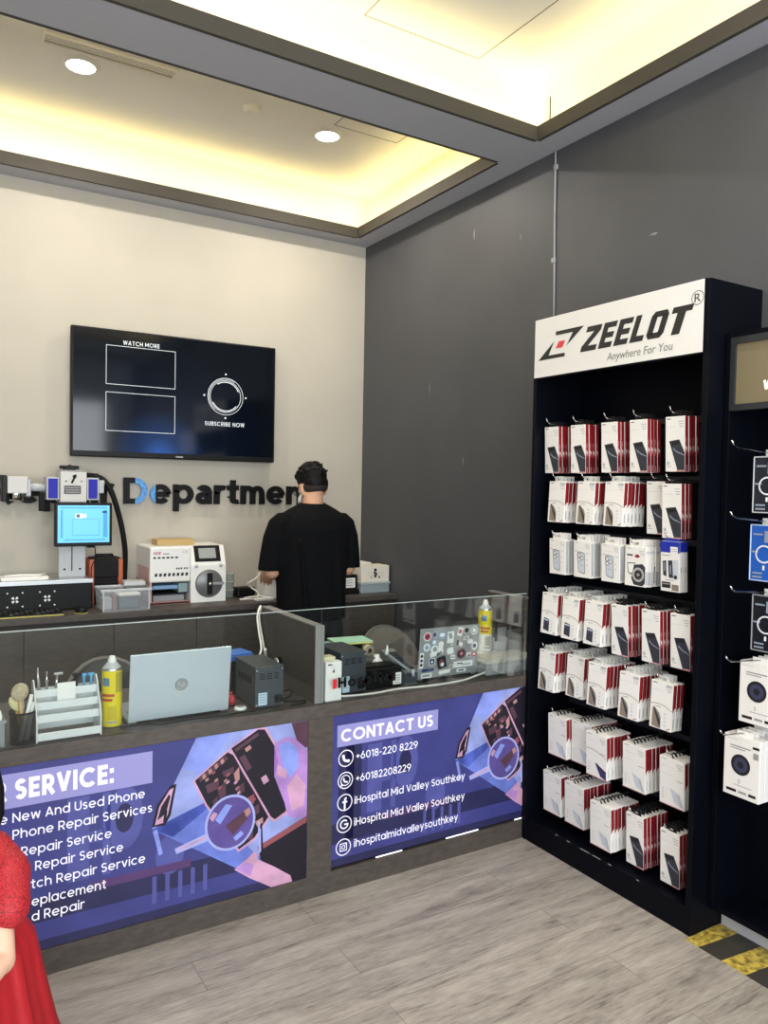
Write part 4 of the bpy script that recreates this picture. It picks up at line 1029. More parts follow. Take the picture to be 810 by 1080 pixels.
# spray cans
def spray_can(lab, x, y, z, k=1.0, low=white):
    t = thing('spray_can', lab, 'spray can', (x, y, z), 0, 'yellow spray cans')
    r, h = .0325*k, .19*k
    b = MB(); b.lathe([(.0001, 0), (r*.94, 0), (r, .004), (r, h*.42), (r, h), (r*1.02, h+.004), (r*.9, h+.009), (r*.55, h+.022*k), (r*.5, h+.024*k), (.0001, h+.024*k)], seg=32, mis=[2, 2, low_i(low), 0, 2, 2, 1, 1, 1]); b.build('can', [yellow, lgrey, alu, white], t)
    b = MB(); b.lathe([(r*.42, h+.022*k), (r*.42, h+.034*k), (r*.30, h+.038*k), (r*.28, h+.046*k), (.0001, h+.047*k)], seg=20); b.build('nozzle', white, t)
    b = MB()
    def band(z0, z1, a0, a1, mi):
        n = 10; rr = r+.0004
        for i in range(n):
            a = a0+(a1-a0)*i/n; c = a0+(a1-a0)*(i+1)/n
            b.poly_n([(rr*math.cos(a), rr*math.sin(a), z0), (rr*math.cos(c), rr*math.sin(c), z0), (rr*math.cos(c), rr*math.sin(c), z1), (rr*math.cos(a), rr*math.sin(a), z1)], mi)
    f = -PI/2-.35
    band(h*.62, h*.97, f+.5, f+1.5, 3); band(h*.74, h*.88, f-.9, f-.1, 0); band(h*.55, h*.60, f-1.0, f+.4, 1); band(h*.47, h*.52, f-1.0, f+.2, 1)
    band(h*.15, h*.38, f-.3, f+.6, 4 if low is not white else 2); band(h*.08, h*.12, f-.4, f+.7, 2)
    b.build('label_print', [mat('can_blue', '#5d7f9a', .4), mat('can_red', '#b4492a', .4), mat('can_grey', '#a8a69a', .4), mat('can_gold', '#b3a436', .4), mat('can_yellow2', '#c9b524', .4)], t)
    return t
def low_i(m): return 0 if m is not white else 3
spray_can('yellow spray can standing between the tool rack and the silver laptop', .584, 2.752, ZD, 1.03, yellow)
# laptops: lid seen from behind, keyboard half lying behind it
def laptop(name, lab, x, y, rz, w, hl, db, lean, lid_m, base_m, th=.006):
    t = thing(name, lab, 'laptop', (x, y, ZD), rz)
    b = MB(); b.box(-w/2, w/2, .006, .006+db, .004, .018, bev=.003); b.build('base', base_m, t)
    b = MB(); b.box(-w/2+.02, w/2-.02, .035, .11, .0178, .0186); 
    b.build('keyboard', ink, t)
    b = MB(); M = mtx((0, .006, .012), rx=lean)
    b.box(-w/2, w/2, -th, 0, 0, hl, bev=.0025, mtx=M); lid = b.build('lid', lid_m, t)
    b = MB(); b.box(-w/2+.008, w/2-.008, 0, .0006, .012, hl-.008, mtx=M); b.build('screen', mat('laptop_screen', '#20242c', .2), lid)
    b = MB(); b.box(-w/2+.03, w/2-.03, .0, .012, .004, .016, bev=.003); b.build('hinge', soft_black, t)
    b = MB()
    for sx in (-1, 1):
        for yy in (.03, db-.02): b.lathe([(.0001, 0), (.006, 0), (.006, .004), (.0001, .004)], (sx*(w/2-.03), yy, 0), 10)
    b.build('foot', soft_black, t)
    return t, lid, M
t, lid, M = laptop('laptop', 'silver blue laptop with a round logo on its raised lid', .812, 2.716, .0, .362, .242, .235, .12, silver, alu, .007)
b = MB(); yl = -.0074
b.disc((.0, yl, .118), X, Z, .0235, 0, 32)
for s, dx in (('h', -.016), ('p', .0005)): b.text(s, (dx, yl-.0004, .110), X, Z, size=.019, mi=1, shear=.25)
b.bm.transform(M); b.build('logo', [mat('logo_mirror', '#b9c0c6', .15, .8), silver], lid)
# blue case on a black stand behind the laptop
t = thing('tablet_stand', 'black stand with round base behind the silver laptop', 'stand', (1.115, 3.00, ZD))
b = MB(); b.lathe([(.0001, 0), (.055, 0), (.055, .012), (.03, .02), (.014, .03), (.012, .115), (.0001, .116)], seg=24); b.build('base', soft_black, t)
b = MB(); b.box(-.045, .045, -.035, .035, .115, .128, bev=.003); b.build('head', black, t)
b = MB(); b.box(-.03, .03, -.058, -.045, .02, .09, bev=.004); b.lathe([(.0001, -.064), (.011, -.064), (.011, -.056), (.0001, -.056)], (0, 0, .06), 14, mi=1, axis='y'); b.build('charger_block', [black, chrome], t)
t = thing('blue_case', 'flat blue plastic case lying on the black stand', 'case', (1.108, 2.998, ZD+.129), .15)
b = MB(); b.box(-.075, .075, -.052, .052, 0, .022, bev=.005); b.build('tray', mat('blue_plastic', '#2f62b0', .4), t)
b = MB(); b.box(-.07, .07, -.047, .047, .0215, .030, bev=.004); b.box(-.05, .05, -.03, .03, .0295, .032, bev=.001); b.build('lid', mat('blue_plastic_lid', '#3a70c4', .4), t)
# power supplies
def psu(lab, x0, x1, y0, y1, h, lbl):
    t = thing('power_supply', lab, 'power supply', ((x0+x1)/2, (y0+y1)/2, ZD), 0, 'dark grey bench power supplies')
    w, d = (x1-x0)/2, (y1-y0)/2
    b = MB(); b.box(-w, w, -d, d, .006, h, bev=.003); b.build('casing', dgrey, t)
    b = MB()
    for k in range(3):
        for j in range(3): b.box(-w*.7+k*w*.5, -w*.7+k*w*.5+w*.36, -d-.0006, -d+.001, h-.030-j*.009, h-.026-j*.009)
    for k in range(6): b.box(-w-.0006, -w+.001, -d*.6+k*d*.22, -d*.6+k*d*.22+d*.12, h*.55, h*.72)
    b.build('vent', soft_black, t)
    b = MB(); b.poly([(lbl[0], -d-.0006, lbl[2]), (lbl[1], -d-.0006, lbl[2]), (lbl[1], -d-.0006, lbl[3]), (lbl[0], -d-.0006, lbl[3])])
    for k in range(4): z = lbl[3]-.006-k*(lbl[3]-lbl[2])/5; b.poly([(lbl[0]+.004, -d-.0008, z), (lbl[1]-.006, -d-.0008, z), (lbl[1]-.006, -d-.0008, z-.003), (lbl[0]+.004, -d-.0008, z-.003)], 1)
    b.build('rating_label', [mat('label_blue_white', '#b9cfdf', .5), ginkm], t)
    b = MB()
    for sx, sz in ((-.9, .92), (.9, .92), (-.9, .1), (.9, .1)): b.lathe([(.0001, -d-.0012), (.0032, -d-.0012), (.0032, -d)], (sx*w, 0, sz*h), 8, axis='y')
    b.build('screw', alu, t)
    b = MB(); b.box(w*.35, w*.85, -d-.012, -d, h*.12, h*.30, bev=.003); b.build('power_inlet', black, t)
    b = MB()
    for sx in (-1, 1):
        for sy in (-1, 1): b.lathe([(.0001, 0), (.008, 0), (.008, .007), (.0001, .007)], (sx*w*.8, sy*d*.8, 0), 10)
    b.build('foot', soft_black, t)
    return t
psu('dark grey power supply box beside the divider, left bay', 1.088, 1.203, 2.690, 2.90, .160, (-.045, -.010, .014, .062))
psu('dark grey power supply box behind the white phone box, right bay', 1.465, 1.583, 2.72, 2.93, .172, (-.050, -.018, .010, .075))
b = MB(); b.ball((1.03, 2.79, ZD+.022), (.018, .022, .022)); b.tube([(1.03, 2.79, ZD+.04), (1.03, 2.79, ZD+.052)], .006, 8)
tag(b.build('red_dropper', mat('red_rubber', '#b03038', .45)), 'small red rubber bulb peeking out beside the silver laptop', 'bulb')
b = MB(); b.lathe([(.0001, 0), (.022, 0), (.024, .004), (.022, .010), (.012, .012), (.0001, .012)], (1.043, 2.725, ZD), 24, mis=[0, 0, 0, 0, 1])
tag(b.build('white_puck', [white, grey]), 'small round white disc in front of the left power supply', 'disc')
def cable(name, lab, pts, r, m):
    # smooth the points
    P = [Vector(p) for p in pts]; out = []
    for i in range(len(P)-1):
        p0, p1, p2, p3 = P[max(i-1, 0)], P[i], P[i+1], P[min(i+2, len(P)-1)]
        for k in range(6):
            s = k/6; out.append(.5*((2*p1)+(p2-p0)*s+(2*p0-5*p1+4*p2-p3)*s*s+(3*p1-p0-3*p2+p3)*s**3))
    out.append(P[-1]); b = MB(); b.tube(out, r, 7)
    return tag(b.build(name, m), lab, 'cable')
cz = ZD+.0035
cable('laptop_cable', 'thin black cable lying in front of the silver laptop', [(.60, 2.70, cz), (.66, 2.690, cz+.004), (.74, 2.680, cz), (.85, 2.688, cz), (.97, 2.672, cz), (1.03, 2.68, cz), (1.08, 2.674, cz)], .003, black)
cable('black_power_cable', 'black power cable coiled right of the left power supply', [(1.19, 2.672, ZD+.03), (1.235, 2.70, ZD+.035), (1.265, 2.76, ZD+.04), (1.24, 2.80, ZD+.02), (1.215, 2.76, cz), (1.27, 2.72, cz), (1.305, 2.72, cz), (1.29, 2.685, cz), (1.23, 2.676, cz)], .004, black)
cable('white_divider_cable', 'white cable looped over the divider in the left bay', [(1.17, 2.905, ZD+.13), (1.225, 2.97, ZD+.16), (1.25, 3.06, ZD+.22), (1.275, 3.14, ZD+.27), (1.308, 3.19, ZD+.305), (1.317, 3.205, ZD+.29), (1.312, 3.206, ZD+.24), (1.300, 3.10, ZD+.10), (1.24, 2.96, ZD+.165)], .0042, wire_w)
b = MB(); b.lathe([(.0001, -.012), (.016, -.012), (.018, -.006), (.018, .012), (.0001, .012)], (1.3095, 2.99, ZD+.10), 18, axis='x', mis=[0, 0, 1, 1]); 
tag(b.build('cable_grommet', [chrome, soft_black]), 'round metal socket fixed on the divider board beside the left power supply', 'socket')

# ------------------------------------------------------------------ right bay
t = thing('phone_box', 'slim white phone box standing upright at the counter edge by the divider', 'box', (1.4045, 2.682, ZD))
b = MB(); b.box(-.036, .036, -.018, .018, 0, .155, bev=.003); b.build('carton', paper, t)
b = MB(); yq = -.0184
b.disc((.0, yq, .118), X, Z, (.0055, .0065), 1, 18); b.disc((.005, yq-.0002, .1195), X, Z, .0028, 0, 12); b.poly([(.001, yq, .125), (.006, yq, .130), (.004, yq, .124)], 1)
b.box(-.026, -.008, yq, yq+.0004, .142, .148, 1); b.disc((-.004, yq, .136), X, Z, .0045, 2, 16, .0035)
b.build('print', [paper, mat('logo_grey', '#4b4b50', .4), mat('print_red', '#c86a6a', .5)], t)
b = MB(); b.box(1.366, 1.432, 2.703, 2.752, ZD, ZD+.166, bev=.003); tag(b.build('cream_box', mat('cream_card', '#ded6b0', .6)), 'cream box standing behind the white phone box', 'box')
# stack behind: black stand with notebook, teal pouch, tape
t = thing('black_stand', 'low black stand behind the right power supply', 'stand', (1.645, 3.03, ZD))
b = MB(); b.box(-.07, .07, -.05, .05, 0, .14, bev=.006); b.build('body', soft_black, t)
b = MB(); b.box(-.08, .08, -.055, .055, .138, .150, bev=.003); b.build('top_plate', black, t)
t = thing('notebook', 'mint green notebook with yellow edge lying on the black stand', 'notebook', (1.66, 3.00, ZD+.151), -.12)
b = MB(); b.box(-.085, .085, -.06, .06, .0, .008); b.build('pages', mat('yellow_pages', '#d9d27a', .6), t)
b = MB(); b.box(-.087, .087, -.062, .062, .0078, .0105, bev=.001); b.build('cover', mat('mint_cover', '#a9d6bd', .6), t)
b = MB(); b.box(-.05, .05, -.03, .03, 0, .16, bev=.008, mtx=mtx((1.515, 2.985, ZD), rz=.1)); b.box(-.052, .052, -.032, .032, .10, .115, 1, bev=.002, mtx=mtx((1.515, 2.985, ZD), rz=.1))
tag(b.build('teal_box', [mat('teal_plastic', '#7fbfc0', .5), white]), 'pale teal box left of the black stand', 'box')
b = MB(); b.lathe([(.012, -.012), (.026, -.012), (.026, .012), (.012, .012), (.012, -.012)], (1.70, 2.905, ZD+.125), 24, axis='y', mis=[0, 1, 0, 0])
t = tag(b.build('tape_roll', [mat('tape_side', '#8d8574', .5), mat('tape_tan', '#bfae86', .4)]), 'small tan tape roll propped beside the right power supply', 'tape')
b = MB(); b.box(1.675, 1.725, 2.88, 2.93, ZD, ZD+.099, bev=.004); tag(b.build('grey_block', mat('warm_grey', '#5d5954', .5)), 'dark block holding the tape roll', 'block')
b = MB(); b.lathe([(.0001, 0), (.03, 0), (.031, .004), (.031, .075), (.022, .088), (.014, .094), (.014, .108), (.0001, .109)], (1.733, 2.888, ZD), 22); tag(b.build('white_tub', white), 'white plastic bottle behind the black adapter box', 'bottle')
t = thing('adapter_box', 'low black adapter box with a white label, front of the right bay', 'box', (1.688, 2.79, ZD), -.03)
b = MB(); b.box(-.10, .085, -.05, .06, 0, .085, bev=.005); b.box(-.08, .06, -.03, .04, .084, .092, bev=.003); b.build('body', black, t)
b = MB(); b.poly([(.040, -.0506, .010), (.080, -.0506, .010), (.080, -.0506, .060), (.040, -.0506, .060)]); 
for k in range(4): b.poly([(.044, -.0509, .05-.01*k), (.074, -.0509, .05-.01*k), (.074, -.0509, .046-.01*k), (.044, -.0509, .046-.01*k)], 1)
b.build('label', [paper, ginkm], t)
t = thing('card_terminal', 'grey sloped desk machine with a black keypad left of the stickered laptop', 'terminal', (1.818, 2.80, ZD))
b = MB(); b.prism([(-.033, -.06, 0), (-.033, .14, 0), (-.033, .14, .115), (-.033, -.06, .055)], (.066, 0, 0)); b.build('body', mat('terminal_grey', '#767b7c', .45), t, norm=True)
sl = math.atan2(.06, .2)
b = MB(); b.box(-.027, .027, .02, .17, .0, .004, bev=.001, mtx=mtx((0, -.06, .055), rx=sl)); kp = b.build('keypad_plate', black, t)
b = MB()
for i in range(4):
    for j in range(6): b.box(-.024+i*.0125, -.015+i*.0125, .03+j*.022, .045+j*.022, .0038, .006, mtx=mtx((0, -.06, .055), rx=sl))
b.build('key', dgrey, kp)
b = MB(); b.box(-.0335, .0335, -.063, -.055, .004, .050, bev=.002); b.build('front_plate', dgrey, t)
t = thing('nozzle_tool', 'grey stylus tool with a white pointed tip lying on the adapter box', 'tool', (0, 0, 0))
b = MB(); b.tube([(1.80, 2.715, ZD+.062), (1.76, 2.76, ZD+.10), (1.73, 2.80, ZD+.13)], .006, 8); b.build('arm', grey, t)
b = MB(); b.tube([(1.73, 2.80, ZD+.125), (1.732, 2.80, ZD+.14), (1.733, 2.80, ZD+.166)], [.010, .007, .002], 10); b.build('tip', white, t)
b = MB(); b.tube([(1.80, 2.70, ZD+.070), (1.806, 2.705, ZD+.045)], .007, 8); b.build('clip', lgrey, t)
# stickered laptop
t, lid, M = laptop('laptop', 'silver laptop covered in colourful stickers, lid raised, right bay', 2.015, 2.745, -.02, .318, .226, .215, .10, mat('laptop_aluminium', '#a7aaac', .35, .4), alu, .005)
b = MB(); yl = -.0052; n_ = [0]
def stk(x, z, pts, mi):
    n_[0] += 1; b.poly_n([(x+p[0], yl-.00005*n_[0], z+p[1]) for p in pts], mi)
def circ_(r, n=20, k=1): return [(r*math.cos(2*PI*i/n), r*k*math.sin(2*PI*i/n)) for i in range(n)]
def rc(w, h, a=0): return [(x*math.cos(a)-z*math.sin(a), x*math.sin(a)+z*math.cos(a)) for x, z in ((-w/2, -h/2), (w/2, -h/2), (w/2, h/2), (-w/2, h/2))]
W_, K_, R_, N_, LB, GY, TE, BR = 0, 1, 2, 3, 4, 5, 6, 7
for x, z, p, m in (
  (-.122, .190, circ_(.020), W_), (-.122, .190, circ_(.0155), R_), (-.122, .190, circ_(.009, k=.7), N_), (-.085, .196, circ_(.013), W_), (-.085, .196, circ_(.011), N_),
  (-.045, .190, circ_(.020, k=.8), LB), (-.045, .192, circ_(.014, k=.6), W_), (-.085, .162, circ_(.014), LB), (-.085, .162, circ_(.009), W_), (.0, .178, rc(.035, .052), W_), (.0, .184, rc(.016, .026, .4), GY),
  (.050, .200, rc(.026, .038, -.2), W_), (.050, .200, circ_(.010), R_), (.085, .203, circ_(.016), W_), (.085, .203, circ_(.013), K_), (.127, .200, circ_(.020), W_), (.127, .200, circ_(.0155), GY), (.127, .200, circ_(.010), W_),
  (-.122, .142, circ_(.018), W_), (-.122, .142, circ_(.010), LB), (-.080, .130, circ_(.022, k=.8), W_), (-.078, .130, circ_(.012), GY), (-.048, .150, circ_(.014), W_), (-.085, .108, rc(.034, .02, .2), W_), (-.048, .125, rc(.024, .03, .2), W_), (-.055, .110, rc(.03, .006, .6), K_),
  (.040, .150, rc(.010, .024), K_), (.058, .142, rc(.020, .016, -.4), W_), (.085, .168, rc(.03, .016, .2), W_), (.085, .168, rc(.02, .008, .2), GY), (.108, .150, circ_(.016, k=.7), W_), (.135, .128, circ_(.016, k=1.2), W_), (.134, .128, circ_(.010), N_),
  (-.145, .085, rc(.020, .070), W_), (-.145, .105, circ_(.007), K_), (-.145, .085, circ_(.007), N_), (-.145, .066, circ_(.007), K_), (-.090, .076, rc(.030, .030), W_), (-.090, .076, rc(.025, .025), N_), (-.090, .076, [(-.007, -.006), (.007, -.006), (0, .008)], W_),
  (-.038, .068, rc(.046, .054, .25), K_), (-.038, .066, circ_(.014, k=1.2), BR), (-.034, .058, circ_(.009), W_), (.020, .086, rc(.024, .018), W_), (.020, .086, rc(.018, .004), K_),
  (.065, .098, circ_(.024), BR), (.065, .098, circ_(.019), K_), (.065, .098, circ_(.008), R_), (.065, .098, circ_(.003), W_), (.105, .090, rc(.022, .020), W_), (.105, .088, [(-.008, -.006), (.008, -.006), (.006, .007)], K_), (.135, .090, rc(.024, .020), R_), (.135, .090, rc(.012, .008), W_),
  (.078, .050, rc(.105, .028), W_), (.060, .054, rc(.03, .005), K_), (.095, .048, rc(.05, .004), GY), (-.108, .040, rc(.062, .013), N_), (-.020, .024, rc(.06, .018, .1), W_), (.015, .044, circ_(.010), W_), (.015, .044, circ_(.006), BR), (-.115, .016, rc(.055, .022), W_), (-.115, .016, rc(.04, .010), GY), (.070, .022, rc(.05, .016), W_), (.07, .022, rc(.03, .006), N_)):
    stk(x, z, p, m)
# bitten fruit emblem in the middle of the lid
ap = []
for i in range(40):
    a = 2*PI*i/40; r = .0185*(1+.06*math.cos(2*a)); x_ = r*math.cos(a)*1.0; z_ = r*math.sin(a)*1.05
    if z_ > 0: z_ -= .006*math.exp(-(x_/.006)**2)
    else: z_ += .004*math.exp(-(x_/.005)**2)
    d_ = math.hypot(x_-.021, z_-.004)
    if d_ < .0095: k_ = .0095/max(d_, 1e-4); x_, z_ = .021+(x_-.021)*k_, .004+(z_-.004)*k_
    ap.append((x_, z_))
n_[0] += 1; b.poly([(p[0]+.003, yl-.004*0-.0045*0-.00005*n_[0], .118+p[1]) for p in ap], W_)
b.poly_n([(.003+p[0], yl-.00005*n_[0], .118+p[1]) for p in ((0, .021), (.004, .022), (.009, .028), (.009, .032), (.004, .030), (0, .025))], W_)
b.bm.transform(M)
b.build('stickers', [mat('sticker_white', '#ecebe8', .4), mat('sticker_black', '#22242a', .4), mat('sticker_red', '#c2414a', .4), mat('sticker_navy', '#2b3a70', .4), mat('sticker_blue', '#7fa8cc', .4), mat('sticker_grey', '#8f979e', .4), mat('sticker_teal', '#6fb0a8', .4), mat('sticker_brown', '#7d4a4c', .4)], lid)
cable('white_front_cable', 'white cable lying along the counter edge before the stickered laptop', [(1.44, 2.71, cz), (1.50, 2.690, cz), (1.60, 2.680, cz), (1.72, 2.690, cz), (1.84, 2.675, cz), (1.95, 2.672, cz), (2.06, 2.685, cz), (2.13, 2.688, cz+.01), (2.19, 2.70, cz+.016)], .0042, wire_w)
# white box, can, container, organiser
b = MB(); b.box(2.272, 2.385, 2.855, 2.95, ZD, ZD+.066, bev=.003); tag(b.build('white_box', white), 'low white box carrying the yellow spray can in the right bay', 'box')
spray_can('yellow and white spray can on the low white box beside the stickered laptop', 2.342, 2.895, ZD+.066, 1.04, white)
t = thing('lidded_tub', 'grey translucent lidded tub at the right end of the counter', 'tub', (2.34, 2.765, ZD), 0)
tubm = clear_plastic('grey_tub', '#aeb3b3', .8)
b = MB(); b.box(-.150, .150, -.075, .075, 0, .058, bev=.012, seg=3); b.build('body', tubm, t)
b = MB(); b.box(-.158, .158, -.082, .082, .056, .068, bev=.005); b.box(-.13, .13, -.055, .055, .067, .072, bev=.002); b.build('lid', mat('tub_lid', '#c2c2ba', .4), t)
t = thing('parts_organiser', 'pale grey desk organiser with black tools at the dark wall end', 'organiser', (2.50, 2.965, ZD))
b = MB(); b.box(-.09, .09, -.06, -.055, 0, .10); b.box(-.09, .09, .055, .06, 0, .14); b.box(-.09, -.085, -.055, .055, 0, .12); b.box(.085, .09, -.055, .055, 0, .12); b.box(-.002, .002, -.055, .055, 0, .11); b.box(-.09, .09, -.06, .06, 0, .005); b.build('tray', lgrey, t)
for i, (x, y, h, m, lab) in enumerate(((2.445, 2.945, .19, black, 'tall black screwdriver in the grey organiser'), (2.465, 2.965, .165, chrome, 'steel tweezers in the grey organiser'), (2.53, 2.96, .15, black, 'short black pliers in the grey organiser'), (2.56, 2.97, .155, grey, 'grey spudger in the grey organiser'))):
    b = MB(); b.tube([(x, y, ZD+.006), (x+.004, y, ZD+h*.6), (x+.006, y, ZD+h)], [.006, .009, .004], 8); tag(b.build('hand_tool', m), lab, 'tool')

# ------------------------------------------------------------------ office chairs behind the counter
def chair(lab, x, y, rz, ztop, m):
    t = thing('office_chair', lab, 'chair', (x, y, 0), rz, 'office chairs behind the service counter')
    b = MB()
    # rounded shell back, facing local -Y (towards the counter)
    n = 14; w, h = .21, ztop-.46
    fr = []; 
    for i in range(n+1):
        a = PI*i/n; fr.append((w*math.cos(a), .03*(math.sin(a))-.0, .46+h*(math.sin(a)**.7)))
    pts = [(w*.9, 0, .46)]+fr+[(-w*.9, 0, .46)]
    b.prism([(p[0], .20+.10*(1-(p[0]/w)**2), p[2]) for p in fr], (0, -.028, 0)); b.build('backrest', m, t, norm=True)
    b = MB(); b.tube([(p[0], .186+.10*(1-(p[0]/w)**2), p[2]) for p in fr], .012, 8); b.build('back_rim', mat('chair_rim', '#6c6a66', .4), t)
    b = MB(); b.box(-.22, .22, -.20, .22, .42, .48, bev=.025, seg=3); b.build('seat', m, t)
    b = MB(); b.tube([(0, 0, .08), (0, 0, .42)], .025, 10); b.build('post', soft_black, t)
    for k in range(5):
        a = 2*PI*k/5+.3
        b = MB(); b.tube([(0, 0, .09), (.13*math.cos(a), .13*math.sin(a), .085), (.25*math.cos(a), .25*math.sin(a), .065)], [.022, .018, .013], 8); lg = b.build('leg', soft_black, t)
        b = MB(); b.lathe([(.0001, -.012), (.027, -.012), (.027, .012), (.0001, .012)], (.25*math.cos(a), .25*math.sin(a), .027), 14, axis='y'); b.build('caster', black, lg)
    b = MB(); b.tube([(0, .10, .43), (0, .26, .44), (0, .285, .55)], .018, 8); b.build('back_bracket', soft_black, t)
chm = mat('chair_shell', '#2b2c2f', .5)
chair('office chair with rounded dark back behind the yellow can and silver laptop', .75, 3.43, 0, .775, chm)
chair('office chair with rounded grey back behind the sticker-covered laptop', 2.27, 3.45, 0, .80, mat('chair_shell_grey', '#7a756e', .55))

# ------------------------------------------------------------------ things on the back counter
ZB = ZBC
t = thing('laser_machine', 'laser repair machine with blue-sided head, column and black base on the back counter', 'machine', (0, 4.40, ZB))
b = MB(); b.box(.03, .826, 0, .30, .004, .142, bev=.004); b.build('base_cabinet', black, t)
b = MB(); b.box(.02, .832, -.006, .305, .142, .166, bev=.003); b.build('base_plate', alu, t)
for fx in (.445, .60):
    b = MB()
    for k in range(4):
        a = k*PI/2+.4; b.poly([(fx+.006*math.cos(a), -.0008, .07+.006*math.sin(a)), (fx+.019*math.cos(a), -.0008, .07+.019*math.sin(a)), (fx+.021*math.cos(a+.7), -.0008, .07+.021*math.sin(a+.7)), (fx+.008*math.cos(a+1), -.0008, .07+.008*math.sin(a+1))][::-1])
    for dx in (-.036, .036):
        for dz in (-.036, .036): b.lathe([(.0001, -.003), (.0045, -.003), (.0045, .0)], (fx+dx, 0, .07+dz), 10, axis='y')
    b.build('fan', white, t)
b = MB(); b.box(.671, .809, .10, .16, .166, .60, bev=.003); col = b.build('column', lgrey, t)
b = MB(); b.box(.735, .741, .0985, .1005, .20, .34); b.build('slot', ink, col)
b = MB()
for x in (.70, .78): b.lathe([(.0001, .098), (.006, .098), (.006, .1)], (x, 0, .21), 10, axis='y')
b.build('bolt', soft_black, col)
hz0 = .578
b = MB(); b.box(.671, .806, .06, .22, hz0, hz0+.166, bev=.004); hd_ = b.build('head_box', mat('pale_enamel', '#cbc9c4', .4), t)
b = MB(); b.box(.676, .801, .062, .20, hz0+.165, hz0+.174, bev=.002); b.build('head_cover', grey, hd_)
b = MB(); b.box(.690, .776, .0585, .0605, hz0+.045, hz0+.09); 
for k in range(3): b.box(.696, .770, .0580, .0590, hz0+.052+.012*k, hz0+.057+.012*k, 1)
b.build('rating_plate', [mat('plate_dark', '#3d3d3d', .4), ginkm], hd_)
b = MB(); b.tube([(.728, .056, hz0+.105), (.750, .056, hz0+.15)], .005, 6); b.lathe([(.0001, .05), (.009, .05), (.009, .06)], (.742, 0, hz0+.140), 12, axis='y')
for x, z in ((.70, .115), (.778, .115)): b.lathe([(.0001, .056), (.004, .056), (.004, .06)], (x, 0, hz0+z), 8, axis='y')
b.build('indicator_lever', black, hd_)
for x0, x1 in ((.604, .668), (.809, .872)):
    b = MB(); b.box(x0, x1, .07, .20, hz0+.012, hz0+.135, bev=.003); sb = b.build('side_frame', lgrey, t)
    b = MB(); b.box(x0+.008, x1-.008, .066, .20, hz0+.02, hz0+.127, bev=.002); b.build('blue_cover', blue, sb)
b = MB(); b.tube([(.61, .13, hz0+.075), (.52, .13, hz0+.08)], .022, 14); b.box(.508, .53, .09, .17, hz0+.03, hz0+.12, bev=.003); b.build('arm', lgrey, t)
b = MB(); b.box(.415, .512, .07, .18, hz0+.045, hz0+.135, bev=.004); cam = b.build('lens_housing', mat('pale_enamel', '#cbc9c4', .4), t)
b = MB(); b.lathe([(.0001, hz0+.005), (.032, hz0+.005), (.036, hz0+.012), (.036, hz0+.045)], (.463, .125, 0), 20); b.build('lens', chrome, cam)
b = MB(); b.box(.390, .415, .08, .18, hz0+.0, hz0+.14, bev=.004); b.build('housing_bracket', black, cam)
b = MB(); b.box(.572, .60, .10, .13, hz0-.05, hz0+.05, bev=.002); b.build('guide_bar', soft_black, t)
b = MB(); b.box(.876, .905, .10, .17, hz0+.05, hz0+.10, bev=.003); b.lathe([(.0001, .87), (.018, .87), (.018, .91), (.0001, .91)], (0, .13, hz0+.105), 14, axis='x'); b.build('cable_gland', lgrey, t)
b = MB(); b.box(.70, .757, .11, .17, hz0+.166, hz0+.196, bev=.003); b.box(.678, .778, .125, .150, hz0+.180, hz0+.200, bev=.004); b.ball((.728, .125, hz0+.192), .013, seg=12); b.build('knob', black, t)
hose = [(.70, .22, hz0+.13), (.80, .24, hz0+.15), (.905, .20, hz0+.135), (.96, .18, hz0+.06), (1.005, .18, hz0-.08), (1.035, .19, hz0-.22), (1.050, .22, hz0-.34), (1.048, .25, .03)]
P = [Vector(p) for p in hose]; out = []
for i in range(len(P)-1):
    p0, p1, p2, p3 = P[max(i-1, 0)], P[i], P[i+1], P[min(i+2, len(P)-1)]
    for k in range(8):
        s = k/8; out.append(.5*((2*p1)+(p2-p0)*s+(2*p0-5*p1+4*p2-p3)*s*s+(3*p1-p0-3*p2+p3)*s**3))
b = MB(); b.tube(out, .0155, 10); b.build('hose', soft_black, t)
b = MB(); b.box(.38, .61, .02, .14, .166, .185, bev=.004); b.tube([(.40, .05, .19), (.48, .06, .192), (.56, .05, .19), (.60, .09, .192)], .006, 8, 0); b.build('cable_tray', white, t)
# monitor fixed before the column
t = thing('monitor', 'small monitor with a bright blue screen on the laser machine column', 'monitor', (.787, 4.449, 1.36))
b = MB(); b.box(-.148, .148, -.02, .012, -.118, .118, bev=.005); b.build('casing', black, t)
b = MB(); b.box(-.03, .03, .012, .05, -.05, .05); b.build('mount', soft_black, t)
b = MB(); b.box(-.133, .133, -.0212, -.019, -.098, .104); s_ = b.build('screen', mat('monitor_screen', '#5fb7ee', .3, emit=.62, ecol='#5cb4f0'), t)
b = MB(); yv = -.0216
for x0, x1, z0, z1, m in ((-.12, .12, .088, .094, 1), (-.118, -.108, -.07, .08, 1), (.10, .122, -.07, .08, 1), (-.06, .08, -.06, -.057, 1), (-.06, .08, .03, .032, 1), (-.06, -.058, -.06, .03, 1), (.078, .08, -.06, .03, 1), (-.045, -.005, .035, .060, 2), (-.04, -.02, .038, .057, 0), (.0, .012, .037, .057, 2), (-.10, .11, -.086, -.080, 1), (.095, .118, .064, .072, 0)):
    b.poly([(x0, yv, z0), (x1, yv, z0), (x1, yv, z1), (x0, yv, z1)], m)
b.build('screen_content', [mat('screen_dark', '#16324a', .4, emit=.1), mat('screen_line', '#3f92c8', .4, emit=.5), mat('screen_white', '#e8f4fb', .4, emit=.8)], s_)
b = MB(); b.box(.02, .06, -.012, .008, -.128, -.117, bev=.003); b.build('button_bar', soft_black, t)
